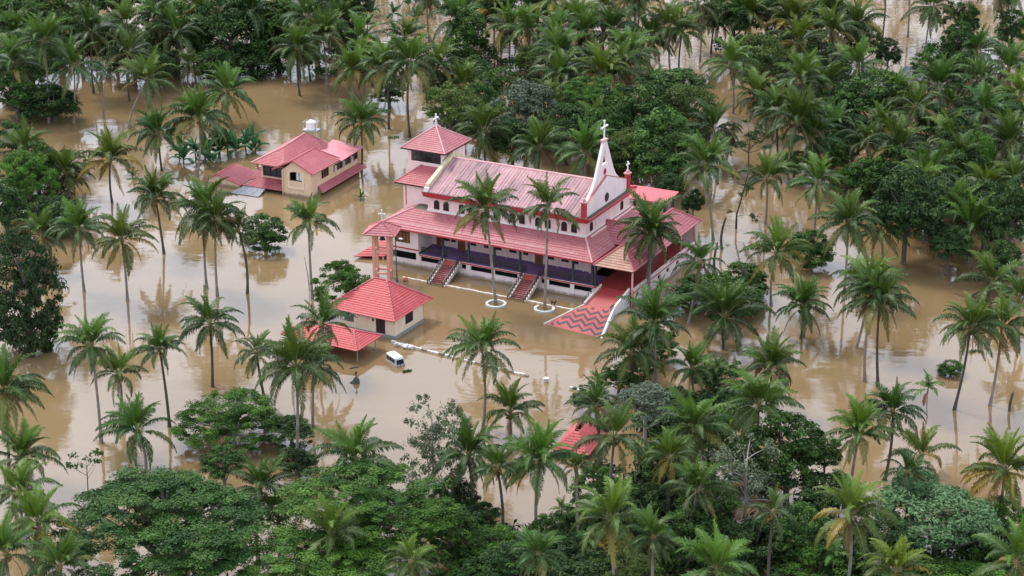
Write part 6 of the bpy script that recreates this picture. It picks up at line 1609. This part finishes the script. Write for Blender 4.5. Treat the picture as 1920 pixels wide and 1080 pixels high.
def areca_palm(x, y, h, lean, L, label, seed):
    rg = random.Random(seed)
    root = thing('areca_palm', label, 'palm tree', (x, y, 0), 0, 'slim areca palms')
    mb = MB(); palm_trunk(mb, h - 0.7, lean, 0, 0.10, 0.075, rg, 8, 7); mb.build('trunk', M['areca_bark'], root, True)
    top = Vector((lean, 0, h))
    MB().tube([(lean, 0, h - 0.75), (lean, 0, h - 0.4), (lean, 0, h + 0.1)], [0.08, 0.12, 0.06], 7).build('crownshaft', M['crownshaft'], root, True)
    a0 = rg.uniform(0, 6)
    n = rg.randint(9, 12)
    for k in range(n):
        age = k / n
        me = AF[3] if age < 0.1 else AF[0] if age < 0.4 else AF[1] if age < 0.75 else AF[2]
        f = link('frond', me, root)
        az_ = a0 + k * 2.39996 + rg.uniform(-.2, .2)
        f.rotation_euler = (rg.uniform(-.2, .2), rg.uniform(-.12, .12), az_)
        f.scale = (L * rg.uniform(0.85, 1.08),) * 3
        f.location = top + Vector((0, 0, 0.05 - 0.12 * age))
        v_ = rg.uniform(0.85, 1.2)
        f.color = (0.075 * v_, 0.150 * v_, 0.030 * v_, 1)
        if 'half-hidden' in label and age > .8: f.color = (0.30, 0.22, 0.03, 1)
    return root
for i, (x, y, h, lean, L, label) in enumerate(ARECA_PALMS):
    r = areca_palm(x, y, h, lean, L, label, 4000 + i)
    if 'open muddy channel' in label:
        MB().tube([(lean - 0.1, 0, h - 0.7), (lean - 0.3, 0, h - 1.0), (lean - 0.4, 0, h - 2.0), (lean - 0.38, 0, h - 2.6)], [0.08, 0.2, 0.26, 0.06], 7).build('fruit_bunch', M['areca_fruit'], r, True)

# ================================================================== BROADLEAF CROWNS
def scatter_leaves(cent, rad, per, size, rg, flat=1.0, up=0.35, hollow=0.55):
    """leaf quads over many small clumps; cent (n,3), rad (n,) ; returns verts, quads, tint"""
    n = len(cent)
    k = n * per
    ci = np.repeat(np.arange(n), per)
    d = rg.normal(size=(k, 3)); d /= np.linalg.norm(d, axis=1)[:, None]
    d[:, 2] = np.where(d[:, 2] < -0.35, -d[:, 2] * 0.6, d[:, 2])
    rr = hollow + (1.08 - hollow) * rg.random(k) ** 0.6
    pos = cent[ci] + d * (rad[ci] * rr)[:, None] * np.array([1, 1, flat])
    nrm = d * 0.75 + np.array([0, 0, up]) + rg.normal(size=(k, 3)) * 0.42
    nrm /= np.linalg.norm(nrm, axis=1)[:, None]
    ref = rg.normal(size=(k, 3))
    a = np.cross(nrm, ref); a /= np.linalg.norm(a, axis=1)[:, None]
    b = np.cross(nrm, a)
    s = size * rg.uniform(0.6, 1.35, k)[:, None]
    v = np.stack([pos - a * s, pos - b * s * 0.5 + nrm * s * 0.12, pos + a * s * 1.05 - nrm * s * 0.25, pos + b * s * 0.5 + nrm * s * 0.12], 1).reshape(-1, 3)
    q = np.arange(k * 4).reshape(-1, 4)
    ct = rg.uniform(0.0, 1.0, n)
    tint = np.clip(ct[ci] * 0.75 + rg.uniform(-0.1, 0.4, k), 0, 1)
    return v, q, tint
def clump_centres(n, rg, shape):
    """clump centres in a unit crown: mostly a lumpy outer shell, open at the underside"""
    lob = rg.normal(size=(7, 3)); lob /= np.linalg.norm(lob, axis=1)[:, None]
    amp = rg.uniform(-0.22, 0.18, 7)
    out = []
    while len(out) < n:
        d = rg.normal(size=3); d /= np.linalg.norm(d)
        if shape == 'umbrella':
            d[2] = abs(d[2]) * 0.9 - 0.06
        elif d[2] < (-0.92 if shape == 'column' else -0.5): continue
        bump = 1 + float((amp * np.clip(lob @ d, 0, 1) ** 2).sum())
        r = (0.60 + 0.34 * rg.random() ** 0.5) if rg.random() < 0.8 else rg.uniform(0.2, 0.6)
        if shape == 'column': r *= 1.0
        out.append(d * r * bump)
    return np.array(out)
KP = {  # clumps, clump radius, leaves per clump, leaf size, flatness, shape, hollow
 'rain':   (330, 0.092, 260, 0.0145, 0.38, 'umbrella', 0.2),
 'lush_big': (230, 0.115, 190, 0.0195, 0.65, 'round', 0.3),
 'lush':   (115, 0.155, 130, 0.033, 0.7, 'round', 0.35),
 'dark':   (85, 0.19, 105, 0.047, 0.85, 'round', 0.4),
 'flower': (190, 0.17, 110, 0.036, 0.8, 'column', 0.4),
 'mango':  (90, 0.18, 115, 0.044, 0.8, 'round', 0.4),
 'olive':  (110, 0.17, 110, 0.034, 0.8, 'round', 0.35),
 'grey':   (85, 0.2, 110, 0.050, 0.85, 'round', 0.45),
 'sparse': (26, 0.17, 46, 0.055, 0.7, 'round', 0.2),
 'ghost':  (95, 0.15, 46, 0.034, 0.9, 'column', 0.2),
 'pale':   (120, 0.17, 100, 0.036, 0.8, 'round', 0.4),
 'vine':   (80, 0.22, 110, 0.046, 1.1, 'column', 0.5),
 'sprig':  (9, 0.24, 20, 0.115, 0.8, 'round', 0.2),
}
CROWN = {}
def crown_mesh(kind, var):
    key = (kind, var)
    if key not in CROWN:
        n, cr, per, ls, fl, shape, hol = KP[kind]
        rg = np.random.default_rng(hash(kind) % 1 + 97 * var + sum(map(ord, kind)))
        cent = clump_centres(n, rg, shape)
        rad = cr * rg.uniform(0.5, 1.5, n)
        v, q, t = scatter_leaves(cent, rad, per, ls, rg, fl, hollow=hol)
        CROWN[key] = (fast_mesh('crown', v, q, LEAF[kind.split('_')[0]], t), cent)
    return CROWN[key]
def broad_tree(x, y, zc, rx, rz, kind, label, seed):
    rg = random.Random(seed)
    root = thing('rain_tree' if kind == 'rain' else 'broadleaf_tree', label, 'tree', (x, y, 0), 0, 'broadleaf trees and bushes in the flood')
    var = 0 if kind in ('rain', 'flower', 'sprig', 'vine') else seed % 3
    big_lush = kind == 'lush' and rx > 6
    me, cent = crown_mesh('lush_big' if big_lush else kind, var)
    c_ = link('crown', me, root)
    rot = rg.uniform(0, 6.28)
    c_.location = (0, 0, (zc * 0.72 if zc <= 4 and kind != 'sprig' else zc) if kind != 'rain' else zc - rz * 0.45); c_.rotation_euler = (0, 0, rot)
    k_ = 1.0 if kind != 'rain' else 1.0
    c_.scale = (rx * 1.02, rx * 1.02 * rg.uniform(0.9, 1.1), rz * (1.05 if kind != 'rain' else 1.5))
    if kind == 'rain': c_.scale = (rx * 1.08, rx * 1.05, rz * 1.5)
    mb = MB()
    big = rx > 4
    r0 = max(0.10, min(0.55, rx * 0.07)) if kind not in ('sparse', 'ghost', 'sprig') else max(0.07, rx * 0.03)
    zf = max(0.6, zc + rz * (0.45 if kind in ('ghost', 'sparse', 'flower', 'vine') else -0.25))
    lean = rg.uniform(-0.3, 0.3)
    mb.tube([(0, 0, -0.8), (0.05, 0, 0.2), (lean * 0.5, 0.1, zf * 0.5), (lean, 0, zf)], [r0 * 1.4, r0 * 1.1, r0 * 0.95, r0 * 0.8], 8)
    m_ = c_.scale
    cr_, sr_ = math.cos(rot), math.sin(rot)
    picks = rg.sample(range(len(cent)), min(len(cent), 26 if kind in ('rain', 'ghost') else 16 if kind == 'sparse' else 11))
    for j in picks:
        p_ = cent[j]
        ex, ey, ez = p_[0] * m_[0], p_[1] * m_[1], p_[2] * m_[2]
        e_ = Vector((ex * cr_ - ey * sr_, ex * sr_ + ey * cr_, c_.location.z + ez))
        dh = math.hypot(e_.x - lean, e_.y)
        sz = max(zf * 0.45, min(zf, e_.z - dh * rg.uniform(0.5, 0.9)))
        s_ = Vector((lean * sz / zf, 0.0, sz))
        md = s_.lerp(e_, 0.5) + Vector((0, 0, -0.12 * (e_ - s_).length * rg.random() + 0.06 * rx))
        mb.tube([s_, md, e_], [r0 * 0.5, r0 * 0.32, r0 * 0.1], 5, cap=False)
    mb.build('trunk', M['bark_pale'] if kind in ('ghost', 'grey') or 'pale trunk' in label else M['bark_tree'], root, True)
    if kind == 'flower':
        rgn = np.random.default_rng(3)
        sel = np.argsort(-cent[:, 2] + 0.6 * cent[:, 1])[:110]; sel = rgn.choice(sel, 26, replace=False)
        v, q, t = scatter_leaves(cent[sel] * 1.17, np.full(26, 0.075), 55, 0.026, rgn, 0.8)
        b_ = link('blossom', fast_mesh('blossom', v, q, M['blossom']), root)
        b_.location = c_.location; b_.rotation_euler = c_.rotation_euler; b_.scale = c_.scale
    return root
for i, (x, y, zc, rx, rz, kind, label) in enumerate(BROADLEAF):
    broad_tree(x, y, zc, rx, rz, kind, label, 7000 + i)

# thin leaning tree with red flowers beyond the portico
ST = thing('bare_tree', 'thin dark leaning sapling with few leaves and red flowers beyond the portico', 'tree', (37.6, 324.0, 0), 0)
MB().tube([(0, 0, -0.8), (0, 0, 2.5), (0.6, 0, 5), (1.5, 0, 9.2), (1.7, 0, 11)], [0.2, 0.17, 0.14, 0.08, 0.04], 7).build('trunk', M['bark_dark'], ST, True)
tw = MB()
for k in range(12):
    z = 2.2 + 0.6 * k; a = k * 2.4; L_ = random.uniform(1.0, 2.6) * (1.6 if k < 3 else 0.8); x0 = 0.15 * max(0, z - 2.5)
    tw.tube([(x0, 0, z), (x0 + L_ * 0.5 * math.cos(a), L_ * .5 * math.sin(a), z + 0.25), (x0 + L_ * math.cos(a), L_ * math.sin(a), z + random.uniform(-.6, .6))], [0.05, 0.035, 0.012], 4)
tw.build('twigs', M['bark_dark'], ST)
rgn = np.random.default_rng(8)
cc = np.array([(2.6, 0, 2.4), (2.9, .4, 1.8), (-1.2, 0, 2.9), (3.2, -.3, 1.5), (1.2, .4, 7.5), (0.2, 0, 8.8), (2.4, 0, 7.0), (1.9, 0.5, 10.8), (0.6, -.5, 6.2)])
v, q, t = scatter_leaves(cc, np.full(len(cc), 0.6), 36, 0.2, rgn, 0.6, hollow=0.1)
link('crown', fast_mesh('crown', v, q, LEAF['sparse'], t), ST)
v, q, t = scatter_leaves(np.array([(3.6, 0, 2.2), (4.0, 0, 2.5)]), np.array([0.35, 0.3]), 26, 0.12, rgn)
link('flowers', fast_mesh('flowers', v, q, M['petal']), ST)

# bare stumps of broken palms
def stump(label, x, y, h, lean):
    t_ = thing('palm_stump', label, 'stump', (x, y, 0), 0, 'bare palm stumps')
    mb = MB(); palm_trunk(mb, h, lean, 0, 0.22, 0.17, random.Random(int(x * 7)), 8); mb.build('trunk', M['bark_dark'], t_, True)
    MB().tube([(lean, 0, h - 0.1), (lean + .05, 0, h + 0.25)], [0.17, 0.05], 6).build('splintered_top', M['bark_tree'], t_)
stump('bare broken palm stump standing behind the portico bush', 34.4, 314.0, 5.4, 0.3)
stump('bare broken palm stump inside the portico bush', 32.2, 304.0, 4.6, 0.2)
stump('bare leaning palm stump at the near edge of the portico bush', 34.7, 291.0, 5.6, 0.5)
stump('short bare palm stump in the open water by the frame edge', 67.0, 250.8, 2.6, 0.15)

# bananas
def banana_leaf(seed, e0, e1):
    rg = random.Random(seed)
    N = 9; V, F = [], []
    p_ = Vector((0, 0, 0))
    for k in range(N + 1):
        t = k / N
        th = R(e0 + (e1 - e0) * t ** 1.3)
        w = 0.02 if t < 0.16 else 0.15 * math.sin(math.pi * min(1, (t - 0.1) / 0.9)) ** 0.6 + 0.004
        up = Vector((-math.sin(th), 0, math.cos(th)))
        for s, lift in ((-1, 0.06), (-0.5, 0.05), (0, 0.0), (0.5, 0.05), (1, 0.06)):
            V.append(p_ + Vector((0, s * w * rg.uniform(0.9, 1.05), 0)) + up * (lift * (1 if w > 0.05 else 0.1) * (1 if abs(s) < 0.9 else 0.4)))
        p_ = p_ + Vector((math.cos(th), 0, math.sin(th))) / N
    for k in range(N):
        for j in range(4):
            a = k * 5 + j
            F.append((a, a + 1, a + 6, a + 5))
    me = bpy.data.meshes.new('leaf'); me.from_pydata([tuple(v) for v in V], [], F); me.materials.append(M['banana']); me.update()
    return me
BL = [banana_leaf(1, 82, 60), banana_leaf(2, 68, 5), banana_leaf(3, 55, -25), banana_leaf(4, 38, -55)]
def banana(x, y, h, L, label, seed, tilt=0.0):
    rg = random.Random(seed)
    root = thing('banana_plant', label, 'banana plant', (x, y, 0), 0, 'banana plants in the water')
    root.rotation_euler = (0, tilt, rg.uniform(0, 6))
    MB().tube([(0, 0, -1.0), (0, 0, h * 0.5), (0, 0, h)], [0.17, 0.14, 0.08], 8).build('stem', M['crownshaft'], root, True)
    for k in range(8):
        f = link('leaf', BL[min(3, k // 2)], root)
        f.location = (0, 0, h - 0.05 * k); f.rotation_euler = (rg.uniform(-.2, .2), rg.uniform(-.15, .15), k * 2.4 + rg.uniform(-.3, .3)); f.scale = (L * rg.uniform(.85, 1.1),) * 3
        v_ = rg.uniform(0.8, 1.25)
        f.color = (0.05 * v_, 0.12 * v_, 0.055 * v_, 1) if not (k == 0 and rg.random() < 0.6) else (0.12, 0.22, 0.04, 1)
bp = [(-60.5, 360.0), (-58.6, 362.5), (-56.5, 360.5), (-57.3, 365.0), (-54.4, 363.0), (-53.2, 366.5), (-51.4, 364.6), (-50.0, 367.8), (-48.0, 366.5), (-61.8, 363.5), (-49.0, 371.0), (-55.5, 357.8)]
bo = ['nearest', 'second', 'third', 'fourth', 'fifth', 'sixth', 'seventh', 'eighth', 'ninth', 'tenth', 'eleventh', 'twelfth']
for i, (x, y) in enumerate(sorted(bp, key=lambda q: math.hypot(q[0] + 45, q[1] - 352))):
    banana(x, y, random.uniform(0.6, 1.7), random.uniform(3.1, 4.1), 'broad-leaved banana plant, %s from the yellow house in its clump' % bo[i], 300 + i)
fp = [(-32.9, 474.0), (-28.3, 472.0), (-22.4, 467.0), (-26.3, 457.5), (-33.0, 457.0), (-24.2, 478.0), (-36.0, 468.0), (-19.5, 472.0)]
for i, (x, y) in enumerate(sorted(fp, key=lambda q: q[1])):
    banana(x, y, random.uniform(1.2, 2.4), random.uniform(2.6, 3.4), 'flood-bent banana plant in the far water, %s from the camera' % bo[i], 340 + i, random.uniform(-.5, .5))
for i, (x, y, lb) in enumerate([(-68.5, 352.0, 'small banana plant in the water between two palms left of the house'), (-33.0, 325.5, 'small banana tuft in front of the yellow house arch'), (-26.5, 339.5, 'small leafy banana tuft floating by the house pent roof')]):
    banana(x, y, 0.3, 1.7, lb, 380 + i)

# floating leaf tufts and a drifting log
def tuft(x, y, s, label):
    v, q, t = scatter_leaves(np.array([(x, y, 0.12), (x + s * .6, y + .2, 0.1), (x - s * .5, y - .15, 0.1)]), np.array([s * .5, s * .4, s * .4]), 30, 0.16, rgn, 0.35, hollow=0.1)
    tag(link('floating_plants', fast_mesh('floating_plants', v, q, LEAF['mango'], t)), label, 'water plants', 'drifting leaf tufts')
tuft(-14.8, 264.0, 0.7, 'small drifting leaf tuft just in front of the van')
tuft(-27.5, 292.5, 0.6, 'drifting leaf tuft in the open water behind the pavilion palms')
tuft(-0.5, 253.0, 0.8, 'drifting leaf tuft near the lone tall palm')
tuft(66.5, 271.0, 1.3, 'wide drifting leaf tuft in the open channel by the frame edge')
tuft(-22.8, 376.0, 1.2, 'drifting leaf tuft on the far water behind the bell tower')
lg = pw(0.46, -11.66)
t_ = thing('log', 'dark log drifting between the shelter and the shrine', 'log', (lg[0], lg[1], 0.02), 0.5)
MB().tube([(-0.7, 0, 0), (-0.2, 0.04, 0.03), (0.4, 0, 0.05), (0.75, -0.05, 0.02)], [0.1, 0.15, 0.14, 0.06], 8).build('trunk', M['bark_dark'], t_, True)
MB().tube([(0.1, 0, 0.05), (0.25, 0.3, 0.3)], [0.06, 0.02], 5).build('snag', M['bark_dark'], t_)

# undergrowth that fills the shade under the woods: one uncountable mass
cs, rs_ = [], []
for (x, y, r, n) in UNDERGROWTH:
    for k in range(n * 2):
        a, d_ = random.uniform(0, 6.28), r * math.sqrt(random.random())
        hh = random.uniform(0.2, 2.8)
        cs.append((x + d_ * math.cos(a), y + 1.6 * d_ * math.sin(a), hh)); rs_.append(random.uniform(1.3, 2.6))
v, q, t = scatter_leaves(np.array(cs), np.array(rs_), 110, 0.34, np.random.default_rng(5), 0.8, hollow=0.4)
tag(link('undergrowth', fast_mesh('undergrowth', v, q, LEAF['dark'], t)), 'dark tangled undergrowth filling the shade beneath the woods', 'undergrowth', kind='stuff')

# woods beyond the top of the picture: seen only as reflections in the far water
cs, rs_ = [], []
for k in range(1300):
    x = random.uniform(-230, 230); y = 503 + 60 * random.random() ** 1.5 + 6 * math.sin(x * 0.09)
    cs.append((x, y, 25 * random.random() ** 0.8)); rs_.append(random.uniform(2.4, 4.4))
v, q, t = scatter_leaves(np.array(cs), np.array(rs_), 46, 0.75, np.random.default_rng(6), 0.9, hollow=0.4)
tag(link('woods', fast_mesh('woods', v, q, LEAF['dark'], t)), 'dark far woods along the far side of the flooded grove', 'woods', kind='stuff')
